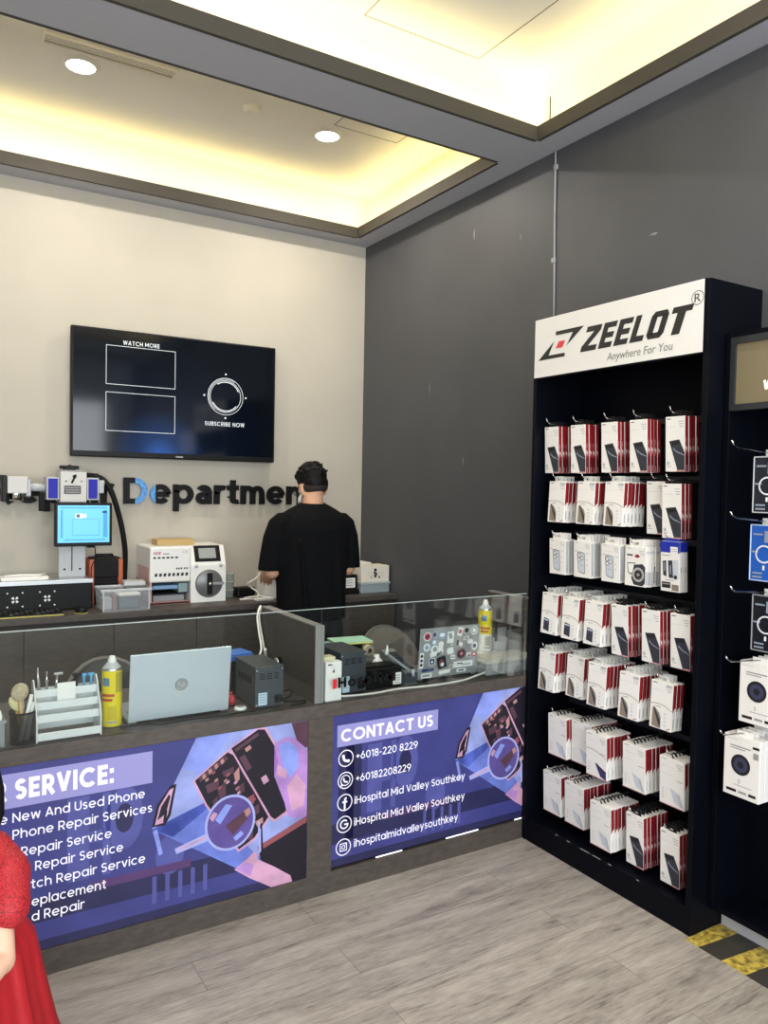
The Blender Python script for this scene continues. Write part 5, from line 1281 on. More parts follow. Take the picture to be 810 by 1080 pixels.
cable('monitor_cable', 'thin black cable hanging from the small monitor', [(.85, 4.46, 1.235), (.855, 4.47, 1.17), (.835, 4.475, 1.11), (.842, 4.49, 1.0), (.848, 4.52, ZB+.006)], .003, black)
# keyboard and mouse
t = thing('keyboard', 'black keyboard with a yellowish front edge on the back counter', 'keyboard', (.47, 4.285, ZB))
b = MB(); b.box(-.20, .19, -.045, .06, 0, .014, bev=.003); b.build('case', black, t)
b = MB(); b.box(-.198, .188, -.0465, -.0445, .001, .008); b.build('edge', mat('yellowed_edge', '#b9ae5c', .5), t)
b = MB()
for r_ in range(5):
    for c_ in range(15): b.box(-.19+c_*.0248, -.17+c_*.0248, -.038+r_*.018, -.023+r_*.018, .0135, .019+r_*.001, (c_*7+r_*3) % 5 == 0, bev=.0015, seg=1)
b.build('keys', [soft_black, mat('key_grey', '#3c3c3c', .5)], t)
t = thing('mouse', 'black computer mouse with pale base beside the keyboard', 'mouse', (.75, 4.285, ZB))
b = MB(); b.ball((0, 0, .010), (.032, .045, .022)); bmesh.ops.bisect_plane(b.bm, geom=b.bm.verts[:]+b.bm.edges[:]+b.bm.faces[:], plane_co=(0, 0, .004), plane_no=(0, 0, -1), clear_outer=True); b.build('body', black, t)
b = MB(); b.lathe([(.0001, 0), (.033, 0), (.034, .004), (.0001, .0045)], seg=24); b.bm.transform(Matrix.Diagonal((1, 1.35, 1, 1))); b.build('base', mat('yellowed_edge', '#b9ae5c', .5), t)
# tool case black with orange corners
t = thing('tool_case', 'black tool case with orange corners standing behind the clear box', 'case', (.928, 4.60, ZB))
org = mat('orange_plastic', '#b85f40', .5)
b = MB(); b.box(-.085, .085, -.06, .06, 0, .262, bev=.012, seg=3); b.box(-.07, .07, -.066, -.05, .03, .13, bev=.006); b.box(-.07, .07, -.066, -.05, .15, .25, bev=.006); b.build('shell', soft_black, t)
for sx in (-1, 1):
    b = MB(); b.box(sx*.078-.014, sx*.078+.014, -.066, .066, 0, .255, bev=.006); b.build('corner_guard', org, t)
b = MB(); b.tube([(-.05, 0, .259), (-.045, 0, .274), (.045, 0, .274), (.05, 0, .259)], .008, 8); b.build('handle', black, t)
# clear box with devices
t = thing('clear_storage_box', 'clear plastic storage box of spare parts at the back counter edge', 'storage box', (.972, 4.325, ZB))
b = MB(); w, d, h, k = .128, .09, .118, .008
b.box(-w+k, w-k, -d+k, d-k, 0, .003)
for p in ([(-w+k, -d+k, 0), (w-k, -d+k, 0), (w, -d, h), (-w, -d, h)], [(w-k, d-k, 0), (-w+k, d-k, 0), (-w, d, h), (w, d, h)], [(-w+k, d-k, 0), (-w+k, -d+k, 0), (-w, -d, h), (-w, d, h)], [(w-k, -d+k, 0), (w-k, d-k, 0), (w, d, h), (w, -d, h)]): b.prism(p, (0, 0, .0001), 0) if False else b.poly_n(p, 0)
b.build('tub', clear_plastic('clear_box_wall', '#c4ccd0', .34), t)
b = MB()
for a in ((-w-.006, w+.006, -d-.006, -d), (-w-.006, w+.006, d, d+.006), (-w-.006, -w, -d, d), (w, w+.006, -d, d)): b.box(a[0], a[1], a[2], a[3], h-.010, h+.004, bev=.002)
for sx in (-.119, .119): b.box(sx-.004, sx+.004, -d+.0, -d+.006, .005, h-.01)
b.build('rim', clear_plastic('clear_box_rim', '#cfd5d8', .75), t)
def part(name, lab, cat, x0, x1, y0, y1, z0, z1, m, bev=.006, rz=0, rx=0):
    b = MB(); b.box(-(x1-x0)/2, (x1-x0)/2, -(y1-y0)/2, (y1-y0)/2, 0, z1-z0, bev=bev); o = b.build(name, m, None, ((x0+x1)/2, (y0+y1)/2, z0)); o.rotation_euler = (rx, 0, rz)
    return tag(o, lab, cat)
part('grey_device', 'dark grey rounded device inside the clear storage box', 'device', .945, 1.055, 4.285, 4.40, ZB+.004, ZB+.072, mat('slate_grey', '#59626b', .45), .012)
part('device_cover', 'white rounded cover lying on the grey device in the clear box', 'lid', .94, 1.058, 4.28, 4.405, ZB+.0725, ZB+.092, white, .008)
part('spare_part', 'pale small spare part at the left of the clear storage box', 'part', .86, .905, 4.30, 4.36, ZB+.004, ZB+.068, lgrey, .004, .2)
part('spare_bracket', 'reddish small bracket inside the clear storage box', 'part', .912, .934, 4.30, 4.37, ZB+.004, ZB+.082, mat('dull_red', '#8c5a56', .5), .003)
part('grey_hard_drive', 'flat grey drive resting on the corner of the clear storage box', 'drive', .985, 1.10, 4.33, 4.43, ZB+.1225, ZB+.146, lgrey, .005, -.1)
# screen laminating machine
t = thing('screen_press_machine', 'white bench machine with round dark knob, screen and lower shelf', 'machine', (1.355, 4.385, ZB))
b = MB(); H_ = .328
# left body over an open bay, right control tower
def profile(x0, x1, pts, bb): bb.prism([(x0, y, z) for y, z in pts], (x1-x0, 0, 0))
b = MB(); b.box(-.222, .0115, 0, .30, .125, H_, bev=.010, seg=3); b.build('chamber', white, t)
b = MB(); b.box(-.222, -.210, .005, .30, 0, .13, bev=.002); b.box(-.222, .01, .285, .30, 0, .13); b.box(-.222, .01, .0, .30, 0, .012, bev=.002); b.box(-.222, .01, .0, .008, .0, .016, mi=1); b.build('bay_shell', [mat('pink_panel', '#c9a3a0', .5), mat('rose_edge', '#a87875', .4)], t)
b = MB(); profile(.012, .222, [(0, 0), (0, .215), (.045, H_-.005), (.06, H_), (.30, H_), (.30, 0)], b); b.build('control_tower', white, t, norm=True)
sl = math.atan2(.045, H_-.005-.215)
Mx = mtx((.117, 0, .215), rx=-sl)
b = MB(); b.box(-.078, .078, -.003, .004, .022, .122, bev=.002, mtx=Mx); b.build('screen_bezel', soft_black, t)
b = MB(); b.box(-.052, .05, -.0042, -.001, .042, .104, mtx=Mx); b.build('screen', mat('lcd_grey', '#8f9492', .3, emit=.12), t)
for x in (.045, .19):
    b = MB(); b.lathe([(.0001, -.003), (.011, -.003), (.011, .0)], (x, 0, .212), 16, axis='y'); b.build('button', lgrey, t)
b = MB(); kx, kz = .120, .108
b.lathe([(.0001, -.010), (.074, -.010), (.082, -.004), (.082, .002)], (kx, 0, kz), 40, axis='y'); kn = b.build('dial', mat('dial_grey', '#6f7070', .35, .3), t, norm=True)
b = MB(); b.box(kx-.014, kx+.014, -.030, -.008, kz-.062, kz+.062, bev=.004); b.lathe([(.0001, -.036), (.012, -.036), (.012, -.028)], (kx, 0, kz), 16, axis='y', mi=1); b.box(kx+.014, kx+.085, -.026, -.012, kz-.008, kz+.008, 2, bev=.003); b.build('handle', [soft_black, chrome, grey], kn)
b = MB(); yv = -.0006
b.text('HOE', (-.205, yv, .285), X, Z, size=.016, width=.045, bold=.04, mi=1, shear=.2)
b.poly([(-.150, yv, .285), (-.115, yv, .285), (-.115, yv, .292), (-.150, yv, .292)], 2); b.text('CE', (-.035, yv, .29), X, Z, size=.015, width=.028, mi=2)
for i, (x, wd) in enumerate(((-.205, .02), (-.18, .02), (-.155, .02), (-.13, .02), (-.105, .018), (-.08, .02))): b.poly([(x, yv, .262), (x+wd*.8, yv, .262), (x+wd*.8, yv, .272), (x, yv, .272)], 0)
[b.poly([(x_, yv, .198), (x_+.009, yv, .198), (x_+.010, yv, .208), (x_+.001, yv, .208)], 0) for x_ in (-.075, -.062, -.048, -.030, -.016)]
for i in range(8): x = -.20+i*.025; b.poly([(x+.003, yv, .160), (x+.018, yv, .160), (x+.021, yv, .178), (x+.006, yv, .178)], 0)
b.build('print', [ink, mat('pink_logo', '#b2557a', .5), ginkm], t)
b = MB(); b.box(-.2226, -.2222, .02, .27, .05, .21); b.poly([(-.2228, .02, .13), (-.2228, .27, .10), (-.2228, .27, .104), (-.2228, .02, .134)], 1); b.build('side_panel', [mat('pink_panel2', '#d8b6b2', .5), mat('rose_edge', '#a87875', .4)], t)
part('blue_tray', 'blue tray stored in the open bay of the white machine', 'tray', 1.155, 1.30, 4.41, 4.60, ZB+.0825, ZB+.105, mat('blue_tray', '#7ea3c9', .4), .004)
part('dark_tray', 'dark flat tray stored under the blue tray in the white machine', 'tray', 1.155, 1.35, 4.41, 4.62, ZB+.05, ZB+.06, soft_black, .002)
part('grey_parts_box', 'grey box under the trays in the white machine bay', 'box', 1.16, 1.34, 4.42, 4.62, ZB+.0125, ZB+.0495, grey, .003)
part('teal_case', 'grey-blue small case right of the blue tray in the machine bay', 'case', 1.303, 1.355, 4.41, 4.60, ZB+.0605, ZB+.115, mat('grey_teal', '#8aa0a4', .4), .003)
part('tan_carton', 'long flat tan carton lying on top of the white machine', 'carton', 1.205, 1.420, 4.49, 4.62, ZB+H_+.0005-.02, ZB+H_+.035, tanm, .002) if False else part('tan_carton', 'long flat tan carton lying on top of the white machine', 'carton', 1.200, 1.420, 4.49, 4.62, ZB+.3285, ZB+.362, tanm, .002)
# clear round tubs
for i in range(3):
    b = MB(); z = ZB+i*.0505
    b.lathe([(.0001, .001), (.040, .001), (.042, .044), (.045, .044), (.045, .050), (.0001, .050)], (1.635, 4.52, z), 24)
    tag(b.build('clear_tub', clear_plastic('clear_tub_wall', '#b9c4c0', .5)), 'clear round tub right of the white machine, %s of its stack' % ('lowest', 'middle one', 'topmost')[i], 'tub', 'stacked clear tubs')
# adapters and cables
part('black_adapter', 'black power adapter lying among white cables on the back counter', 'adapter', 1.68, 1.80, 4.47, 4.54, ZB, ZB+.06, black, .008, .1)
cable('adapter_cable', 'white charging cable curling round the black adapter', [(1.66, 4.37, ZB+.005), (1.72, 4.36, ZB+.005), (1.78, 4.38, ZB+.006), (1.80, 4.43, ZB+.03), (1.76, 4.45, ZB+.064), (1.73, 4.42, ZB+.09), (1.77, 4.40, ZB+.12), (1.805, 4.40, ZB+.15)], .005, wire_w)
cable('second_white_cable', 'white cable running from the cable tangle to the white carton', [(1.70, 4.40, ZB+.006), (1.76, 4.42, ZB+.008), (1.79, 4.36, ZB+.018), (1.82, 4.335, ZB+.012), (1.87, 4.320, ZB+.007)], .005, wire_w)
b = MB(); b.box(-.06, .05, -.025, .03, 0, .014, bev=.005); o = b.build('charging_dock', white, None, (1.79, 4.30, ZB)); tag(o, 'flat white charging dock at the counter edge left of the man', 'dock')
part('white_carton', 'white carton standing on the back counter left of the man', 'carton', 1.82, 1.945, 4.36, 4.50, ZB, ZB+.145, paper, .002)
t = thing('label_printer', 'small black device with a white label right of the man', 'device', (2.385, 4.36, ZB))
b = MB(); b.box(-.062, .062, -.05, .06, 0, .03, bev=.004); b.box(-.056, .056, -.04, .05, .028, .125, bev=.008); b.build('body', black, t)
b = MB(); b.poly([(-.04, -.0406, .042), (.036, -.0406, .042), (.036, -.0406, .105), (-.04, -.0406, .105)])
for k in range(3): b.poly([(-.034, -.0409, .092-.016*k), (.02, -.0409, .092-.016*k), (.02, -.0409, .087-.016*k), (-.034, -.0409, .087-.016*k)], 1)
b.build('label', [paper, ginkm], t)
t = thing('clear_lidded_box', 'clear lidded box under the printed carton in the corner', 'box', (2.562, 4.36, ZB))
b = MB(); b.box(-.108, .108, -.06, .08, 0, .07, bev=.008); b.build('tub', clear_plastic('corner_tub', '#a9b7bd', .75), t)
b = MB(); b.box(-.113, .113, -.064, .084, .058, .072, bev=.004); b.build('lid', clear_plastic('corner_lid', '#b4bec2', .85), t)
t = thing('printed_carton', 'white carton with a black figure print in the corner of the back counter', 'carton', (2.562, 4.36, ZB+.0725))
b = MB(); b.box(-.105, .105, -.055, .08, 0, .105, bev=.002); b.build('carton', mat('ivory_card', '#e6dfd0', .5), t)
b = MB(); yv = -.0556
for x, z, r in ((.0, .078, .011), (-.006, .060, .008), (.006, .052, .009), (.0, .038, .010), (-.03, .030, .005), (.03, .030, .007)): b.disc((x, yv, z), X, Z, r, 0, 12)
for z in (.062, .045): b.poly([(-.06, yv, z), (.06, yv, z), (.06, yv, z+.002), (-.06, yv, z+.002)], 1)
b.build('print', [ink, mat('tan_print', '#b7a888', .5)], t)
b = MB(); b.ball((2.47, 4.53, ZB+.205), (.05, .04, .035)); b.ball((2.44, 4.52, ZB+.19), (.03, .03, .03))
part('white_stack', 'white paper stack standing behind the printed carton', 'paper', 2.45, 2.62, 4.455, 4.60, ZB, ZB+.185, white, .003)
tag(b.build('black_cloth', soft_black), 'crumpled black cloth on the paper stack behind the printed carton', 'cloth')

# ------------------------------------------------------------------ people
def loft(b, rings, seg=20):
    """rings: (cx, cy, cz, rx, ry) stacked along z"""
    R_ = [[b.bm.verts.new((cx+rx*math.cos(2*PI*k/seg), cy+ry*math.sin(2*PI*k/seg), cz)) for k in range(seg)] for cx, cy, cz, rx, ry in rings]
    for a, c in zip(R_, R_[1:]):
        for k in range(seg): b.bm.faces.new([a[k], a[(k+1) % seg], c[(k+1) % seg], c[k]])
    b.bm.faces.new(R_[0][::-1]); b.bm.faces.new(R_[-1])
def limb(b, pts, seg=14):
    """pts: (x, y, z, r); the ends are rounded"""
    b.tube([p[:3] for p in pts], [p[3] for p in pts], seg)
    for p in pts: b.ball(p[:3], p[3]*.985, seg=14)
def fuse(b, name, m, parent, voxel, smooth=4, mats=None):
    """melt overlapping solids into one continuous surface"""
    bmesh.ops.triangulate(b.bm, faces=b.bm.faces[:])
    tmp = b.build('melt', m)
    r = tmp.modifiers.new('r', 'REMESH'); r.mode = 'VOXEL'; r.voxel_size = voxel; r.use_smooth_shade = True
    s = tmp.modifiers.new('s', 'SMOOTH'); s.iterations = smooth; s.factor = .5
    me = bpy.data.meshes.new_from_object(tmp.evaluated_get(bpy.context.evaluated_depsgraph_get()))
    old = tmp.data; bpy.data.objects.remove(tmp); bpy.data.meshes.remove(old)
    me.name = name; me.materials.clear(); me.materials.append(m)
    for p in me.polygons: p.use_smooth = True
    o = bpy.data.objects.new(name, me); COL.objects.link(o); o.parent = parent
    return o
def hand(b, wrist, d, up, s=1.0, side=1):
    """palm, four bent fingers of unequal length and a thumb from the side of the palm"""
    w = Vector(wrist); d = Vector(d).normalized(); up = Vector(up); up = (up-d*up.dot(d)).normalized(); lat = d.cross(up)*side
    Mp = Matrix((lat, d, up)).transposed().to_4x4()
    pc = w+d*.048*s
    b.ball(pc, (.040*s, .052*s, .016*s), mtx=Mp, seg=14)
    for i, (o, L) in enumerate(((-.028, .066), (-.0095, .076), (.0095, .071), (.028, .056))):
        p = w+d*.085*s+lat*o*s; q1 = p+(d*.86-up*.30)*L*.45*s+lat*o*.12*s; q2 = q1+(d*.55-up*.80)*L*.33*s; q3 = q2+(d*.1-up*.95)*L*.25*s
        b.tube([w+d*.06*s+lat*o*.9*s, p, q1, q2, q3], [.0088*s, .0088*s, .008*s, .0072*s, .006*s], 8)
        for q, r in ((q1, .008), (q2, .0072), (q3, .006)): b.ball(q, r*s, seg=8)
    p = w+d*.03*s-lat*.030*s; q1 = p+(d*.55-lat*.65-up*.25)*.036*s; q2 = q1+(d*.8-lat*.2-up*.4)*.030*s
    b.tube([p+lat*.012*s, p, q1, q2], [.011*s, .011*s, .0092*s, .0072*s], 8); b.ball(q1, .0092*s, seg=8); b.ball(q2, .0072*s, seg=8)

skin = mat('skin', '#c99a7c', .55, noise=.05, nscale=15); skin2 = mat('fair_skin', '#e3b79d', .5, noise=.04, nscale=15)
hair_m = mat('black_hair', '#070607', .6, noise=.4, nscale=90, bump=.3, spec=.2); tee = mat('black_cotton', '#08090c', .9, noise=.15, nscale=30, bump=.05, spec=.15)
eye_w = mat('eye_white', '#e8e4de', .3); iris = mat('dark_iris', '#1d120c', .2); lipm = mat('lip_skin', '#b0685c', .45)

man = thing('person', 'person in a black T-shirt seen from behind, working at the back counter', 'person', (1.878, 3.845, 0))
TL = -.34     # head bowed forward
HM = Matrix.Translation((.018, .045, 1.583)) @ Matrix.Rotation(.10, 4, 'Z') @ Matrix.Rotation(TL, 4, 'X')
def hp(x, y, z): return HM @ Vector((x, y, z))
b = MB()
for s in (-1, 1):
    limb(b, [(s*.088, .0, .93, .085), (s*.098, .012, .50, .060), (s*.10, -.005, .30, .054), (s*.10, -.01, .09, .040)])
    b.ball((s*.105, .055, .045), (.043, .115, .040)); 
    limb(b, [(s*.165, .0, 1.375, .050), (s*.232, .012, 1.13, .044), (s*.20, .16, 1.085, .040), (s*.135, .315, 1.055, .028)])
    hand(b, (s*.135, .315, 1.055), (-s*.35, .9, -.10), (0, .1, 1), 1.0, s)
loft(b, [(0, 0, .84, .155, .11), (0, 0, .95, .165, .115), (0, .005, 1.08, .152, .108), (0, .01, 1.25, .175, .115), (0, .005, 1.36, .175, .105), (0, 0, 1.42, .12, .075), (0, .0, 1.465, .065, .060)])
limb(b, [(0, .0, 1.45, .062), (.006, .012, 1.50, .058), (.014, .032, 1.56, .056)])
I4 = HM.to_3x3().to_4x4()
b.ball(hp(0, 0, .02), (.074, .094, .098), mtx=I4); b.ball(hp(0, .025, -.045), (.060, .070, .070), mtx=I4); b.ball(hp(0, .06, -.095), (.030, .028, .022), mtx=I4)
b.ball(hp(0, .098, -.022), (.013, .018, .022), mtx=I4); b.ball(hp(0, .088, -.064), (.024, .010, .009), mtx=I4); b.ball(hp(0, .085, .03), (.05, .014, .012), mtx=I4)
for s in (-1, 1): b.ball(hp(s*.076, -.004, -.015), (.011, .021, .032), mtx=I4)
body = fuse(b, 'body', skin, man, .0065, 3)
for s in (-1, 1):
    b = MB(); b.ball(hp(s*.031, .079, .006), .012, 0, 12); b.ball(hp(s*.031, .0885, .004), .0055, 1, 10); b.build('eye', [eye_w, iris], man)
b = MB(); b.ball(hp(0, .0975, -.064), (.021, .006, .006), mtx=I4); b.build('mouth', lipm, man)
# hair: full crown, short tapered back and sides
b = MB(); b.ball(hp(0, -.012, .052), (.082, .098, .080), mtx=I4); b.ball(hp(0, -.045, .012), (.073, .060, .060), mtx=I4); b.ball(hp(0, .055, .085), (.066, .045, .036), mtx=I4)
rnd = random.Random(3)
for i in range(150):
    a = rnd.uniform(0, 2*PI); e = rnd.uniform(.15, 1.45)
    n_v = Vector((math.cos(a)*math.cos(e), math.sin(a)*math.cos(e), math.sin(e)))
    p = Vector((n_v.x*.078, n_v.y*.094-.012, n_v.z*.078+.052))
    if n_v.y > .75 and e < .6: continue
    q = p+Vector((n_v.x*.012+rnd.uniform(-.008, .008), n_v.y*.012+rnd.uniform(-.008, .010), n_v.z*.014+.004))
    b.tube([hp(*p), hp(*q)], [.009, .0035], 6)
fuse(b, 'hair', hair_m, man, .0045, 2)
# short faded hair on the nape and temples
b = MB(); b.ball(hp(0, -.026, -.008), (.0755, .073, .046), mtx=I4); bmesh.ops.bisect_plane(b.bm, geom=b.bm.verts[:]+b.bm.edges[:]+b.bm.faces[:], plane_co=hp(0, -.008, 0), plane_no=I4.to_3x3() @ Vector((0, 1, .15)), clear_outer=True)
b.build('hair_fade', mat('faded_hair', '#2a211d', .8, noise=.4, nscale=160), man)
# T-shirt
b = MB()
loft(b, [(.0, -.005, .862, .200, .145), (0, -.004, .95, .202, .143), (0, 0, 1.08, .205, .140), (0, .002, 1.25, .222, .143), (0, .002, 1.36, .232, .135), (0, 0, 1.42, .212, .115), (0, .002, 1.462, .145, .088), (.004, .006, 1.494, .080, .076)], 28)
for s in (-1, 1):
    loft(b, [(s*.246, .016, 1.135, .060, .072), (s*.232, .012, 1.22, .064, .076), (s*.212, .006, 1.32, .068, .080), (s*.185, .002, 1.405, .064, .078), (s*.15, .0, 1.445, .05, .06)], 18)
# a few soft drapes
for x0, z0, x1, z1 in ((-.13, 1.30, -.09, .90), (.10, 1.28, .11, .88), (-.02, 1.15, .03, .87)):
    b.tube([(x0, -.128, z0), ((x0+x1)/2, -.137, (z0+z1)/2), (x1, -.140, z1)], [.006, .012, .013], 8)
fuse(b, 't_shirt', tee, man, .008, 3)
b = MB()
for i in range(24):
    pass
b.tube([(.004+.071*math.cos(a*PI/12), .006+.068*math.sin(a*PI/12), 1.492+.004*math.sin(a*PI/12)) for a in range(25)], .007, 8); b.build('collar', tee, man)
b = MB()
loft(b, [(0, 0, .78, .18, .125), (0, 0, .95, .185, .13)])
for s in (-1, 1): loft(b, [(s*.105, -.005, .065, .062, .07), (s*.102, .0, .30, .068, .075), (s*.10, .008, .52, .076, .082), (s*.09, .0, .80, .098, .115), (s*.08, 0, .90, .09, .11)], 18)
fuse(b, 'trousers', mat('navy_denim', '#10131c', .8, noise=.2, nscale=40), man, .009, 3)
for s in (-1, 1):
    b = MB(); b.ball((s*.105, .058, .052), (.050, .125, .046)); bmesh.ops.bisect_plane(b.bm, geom=b.bm.verts[:]+b.bm.edges[:]+b.bm.faces[:], plane_co=(0, 0, .012), plane_no=(0, 0, -1), clear_outer=True)
    b.box(s*.105-.046, s*.105+.046, -.06, .18, 0, .016, 1, bev=.006); b.build('shoe', [soft_black, white], man)
# glasses and face mask
b = MB()
for s in (-1, 1):
    c = hp(s*.034, .105, .004); b.tube([HM @ Vector((s*.034+.026*math.cos(a*PI/8), .105, .004+.020*math.sin(a*PI/8))) for a in range(17)], .0022, 6)
    b.tube([hp(s*.060, .104, .008), hp(s*.080, .06, .008), hp(s*.083, .0, .004), hp(s*.080, -.012, -.012)], .0026, 6)
b.tube([hp(-.009, .106, .006), hp(.009, .106, .006)], .0022, 6); b.build('glasses', black, man)
b = MB(); b.ball(hp(0, .040, -.058), (.071, .076, .054), mtx=I4); bmesh.ops.bisect_plane(b.bm, geom=b.bm.verts[:]+b.bm.edges[:]+b.bm.faces[:], plane_co=hp(0, .030, 0), plane_no=I4.to_3x3() @ Vector((0, -1, 0)), clear_outer=True)
for s in (-1, 1): b.tube([hp(s*.070, .035, -.035), hp(s*.079, .010, -.010), hp(s*.082, -.012, .004)], .0015, 6); b.tube([hp(s*.069, .035, -.085), hp(s*.077, .008, -.05), hp(s*.080, -.016, -.03)], .0015, 6)
b.build('face_mask', mat('mask_white', '#e9ebee', .7), man)

# girl in a red dress, mostly outside the frame
girl = thing('person', 'child in a red lace and tulle dress standing before the counter at left edge', 'person', (.056, 1.93, 0), PI)
HG = Matrix.Translation((-.022, .01, .925))
def hg(x, y, z): return HG @ Vector((x, y, z))
b = MB()
for s in (-1, 1):
    limb(b, [(s*.055, 0, .50, .056), (s*.058, .005, .28, .040), (s*.058, -.008, .17, .036), (s*.058, -.01, .06, .025)]); b.ball((s*.060, .025, .028), (.026, .062, .026))
    limb(b, [(s*.088, 0, .735, .028), (s*.100, .08, .665, .029), (s*.098, .165, .588, .029), (s*.070, .212, .590, .025), (s*.030, .255, .604, .019)])
    hand(b, (s*.030, .255, .604), (-s*.9, .4, -.1), (0, .5, 1), .62, s)
loft(b, [(0, 0, .44, .095, .075), (0, 0, .55, .092, .072), (0, .005, .66, .096, .070), (0, 0, .74, .095, .058), (0, 0, .78, .06, .042), (0, 0, .81, .038, .036)])
limb(b, [(-.006, 0, .79, .036), (-.016, .005, .85, .034)])
b.ball(hg(0, 0, .02), (.066, .080, .084)); b.ball(hg(0, .024, -.040), (.054, .056, .052)); b.ball(hg(0, .055, -.072), (.020, .018, .015)); b.ball(hg(0, .080, -.022), (.008, .011, .011)); b.ball(hg(0, .073, -.050), (.017, .008, .007))
for s in (-1, 1): b.ball(hg(s*.067, -.004, -.012), (.009, .016, .024))
fuse(b, 'body', skin2, girl, .0055, 3)
for s in (-1, 1):
    b = MB(); b.ball(hg(s*.026, .0655, .0), (.0095, .0085, .0062), 0, 12); b.ball(hg(s*.026, .0712, -.0005), (.0052, .0036, .0052), 1, 10); b.build('eye', [eye_w, iris], girl)
    b = MB(); b.tube([hg(s*.014, .0755, .017), hg(s*.026, .074, .021), hg(s*.038, .067, .018)], [.0018, .0024, .0012], 6); b.build('eyebrow', hair_m, girl)
b = MB(); b.ball(hg(0, .0795, -.050), (.015, .005, .005)); b.build('mouth', lipm, girl)
b = MB(); b.ball(hg(0, -.018, .035), (.077, .082, .080)); b.ball(hg(0, -.045, -.02), (.072, .055, .08))
for s in (-1, 1):
    for k in range(5):
        y = -.05+.018*k
        b.tube([hg(s*.060, y, .05), hg(s*.078, y, -.02), hg(s*.080, y, -.075), hg(s*.074, y-.004, -.120)], [.020, .017, .015, .007], 8)
for k in range(7): x = -.06+.02*k; b.tube([hg(x, -.07, .02), hg(x, -.088, -.05), hg(x, -.085, -.135)], [.02, .019, .010], 8)
b.tube([hg(-.05, .045, .085), hg(0, .068, .085), hg(.05, .045, .085)], .018, 8)
fuse(b, 'hair', hair_m, girl, .005, 2)
redm = mat('red_tulle', '#a5121c', .55, noise=.10, nscale=6, stretch=(6, 6, 1))
lace = bpy.data.materials.new('red_lace'); lace.use_nodes = True; nt = lace.node_tree; bs = nt.nodes['Principled BSDF']
tc = nt.nodes.new('ShaderNodeTexCoord'); vo = nt.nodes.new('ShaderNodeTexVoronoi'); vo.feature = 'DISTANCE_TO_EDGE'; vo.inputs['Scale'].default_value = 120
nz = nt.nodes.new('ShaderNodeTexNoise'); nz.inputs['Scale'].default_value = 30; mxv = nt.nodes.new('ShaderNodeMix'); mxv.data_type = 'VECTOR'; mxv.inputs[0].default_value = .06
nt.links.new(tc.outputs['Object'], nz.inputs['Vector']); nt.links.new(tc.outputs['Object'], mxv.inputs[4]); nt.links.new(nz.outputs['Color'], mxv.inputs[5]); nt.links.new(mxv.outputs[1], vo.inputs['Vector'])
cr = nt.nodes.new('ShaderNodeValToRGB'); cr.color_ramp.elements[0].color = lin('#740a12'); cr.color_ramp.elements[1].color = lin('#b81e29'); cr.color_ramp.elements[1].position = .12
nt.links.new(vo.outputs['Distance'], cr.inputs[0]); nt.links.new(cr.outputs[0], bs.inputs['Base Color']); bs.inputs['Roughness'].default_value = .6
bp = nt.nodes.new('ShaderNodeBump'); bp.inputs['Strength'].default_value = .5; bp.inputs['Distance'].default_value = .004; nt.links.new(vo.outputs['Distance'], bp.inputs['Height']); nt.links.new(bp.outputs[0], bs.inputs['Normal'])
# bodice with puffed lace sleeves
b = MB(); loft(b, [(0, 0, .60, .108, .088), (0, .003, .66, .110, .086), (0, .003, .74, .118, .080), (0, 0, .785, .092, .064), (0, 0, .802, .05, .046)])
fuse(b, 'bodice', lace, girl, .007, 3)
for s in (-1, 1):
    b = MB(); b.ball((s*.092, -.004, .752), (.048, .054, .046)); b.ball((s*.108, .012, .728), (.050, .058, .050)); b.ball((s*.120, .035, .705), (.052, .066, .062)); limb(b, [(s*.118, .11, .668, .044), (s*.120, .05, .71, .048)])
    fuse(b, 'lace_sleeve', lace, girl, .006, 3)
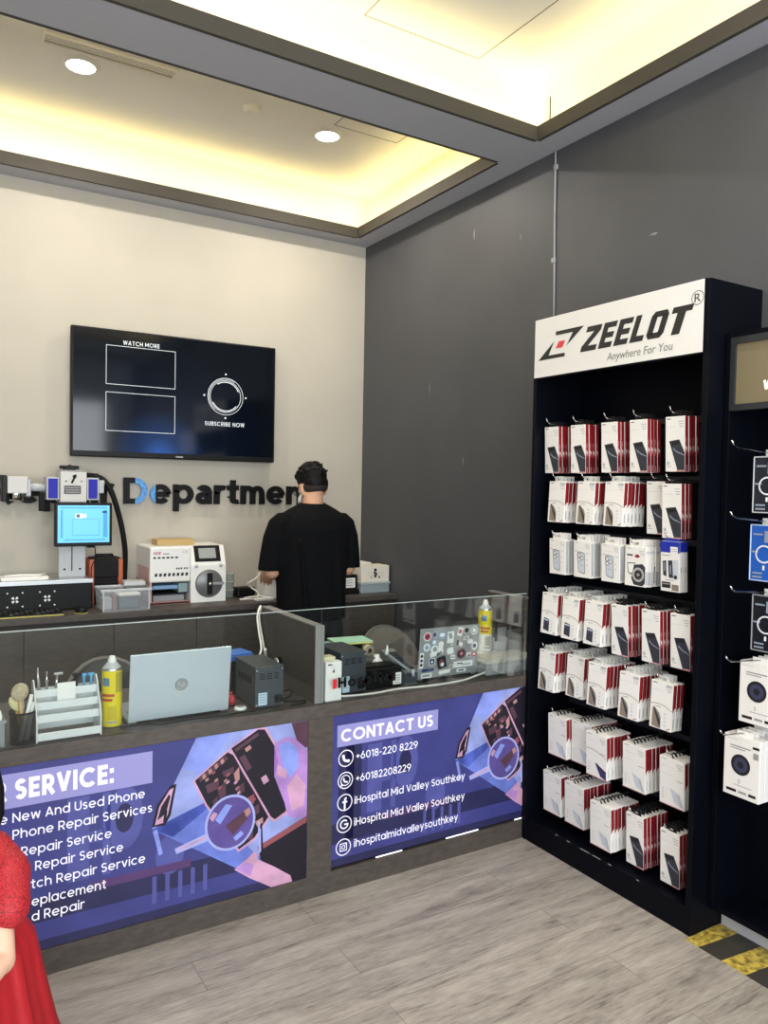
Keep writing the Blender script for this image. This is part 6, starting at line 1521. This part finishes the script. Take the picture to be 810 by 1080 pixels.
# full gathered skirt
b = MB(); seg = 96; rings = []
for z, r, f in ((.655, .118, .0), (.625, .140, .03), (.56, .178, .04), (.46, .196, .05), (.34, .220, .06), (.20, .260, .065), (.06, .310, .07)):
    rings.append([b.bm.verts.new((r*(1+f*math.sin(13*a+2*math.sin(3*a))*.6+f*.5*math.sin(29*a))*math.cos(a), .92*r*(1+f*math.sin(13*a+2*math.sin(3*a))*.6+f*.5*math.sin(29*a))*math.sin(a), z)) for a in [2*PI*k/seg for k in range(seg)]])
for a, c in zip(rings, rings[1:]):
    for k in range(seg): f = b.bm.faces.new([a[k], c[k], c[(k+1) % seg], a[(k+1) % seg]]); f.smooth = True
sk = b.build('skirt', redm, girl); so = sk.modifiers.new('thickness', 'SOLIDIFY'); so.thickness = .004
b = MB(); b.tube([(.119*math.cos(a*PI/12), .108*math.sin(a*PI/12), .648) for a in range(25)], .010, 8); b.build('waistband', mat('red_satin', '#b0121c', .35), girl)
for s in (-1, 1):
    b = MB(); b.ball((s*.060, .026, .032), (.032, .070, .030)); bmesh.ops.bisect_plane(b.bm, geom=b.bm.verts[:]+b.bm.edges[:]+b.bm.faces[:], plane_co=(0, 0, .004), plane_no=(0, 0, -1), clear_outer=True); b.box(s*.06-.03, s*.06+.03, -.04, .092, 0, .008, bev=.003); b.build('shoe', mat('red_shoe', '#9c1620', .3), girl)

# ------------------------------------------------------------------ camera and view
cam = bpy.data.cameras.new('camera'); co = bpy.data.objects.new('camera', cam); COL.objects.link(co); SC.camera = co
cam.sensor_fit = 'VERTICAL'; cam.sensor_height = 24; cam.lens = 814.51/1080*24; cam.clip_start = .02
yaw, pit, rol = .5466, -.0337, .0187
cy, sy, cp, sp = math.cos(yaw), math.sin(yaw), math.cos(pit), math.sin(pit)
fw = Vector((sy*cp, cy*cp, sp)); rt = Vector((cy, -sy, 0)); up = rt.cross(fw)
r2 = rt*math.cos(rol)+up*math.sin(rol); u2 = -rt*math.sin(rol)+up*math.cos(rol)
co.matrix_world = Matrix.Translation((0, 0, 1.6)) @ Matrix((r2, u2, -fw)).transposed().to_4x4()
vs_ = SC.view_settings
SC.display_settings.display_device = 'sRGB'
vs_.view_transform = 'Standard'; vs_.look = 'None'; vs_.gamma = 1; vs_.exposure = 0.0; vs_.use_curve_mapping = False
SC.cycles.use_denoising = True
SC.cycles.max_bounces = 8; SC.cycles.diffuse_bounces = 4; SC.cycles.transparent_max_bounces = 16
SC.cycles.sample_clamp_indirect = 6
bpy.context.view_layer.update()
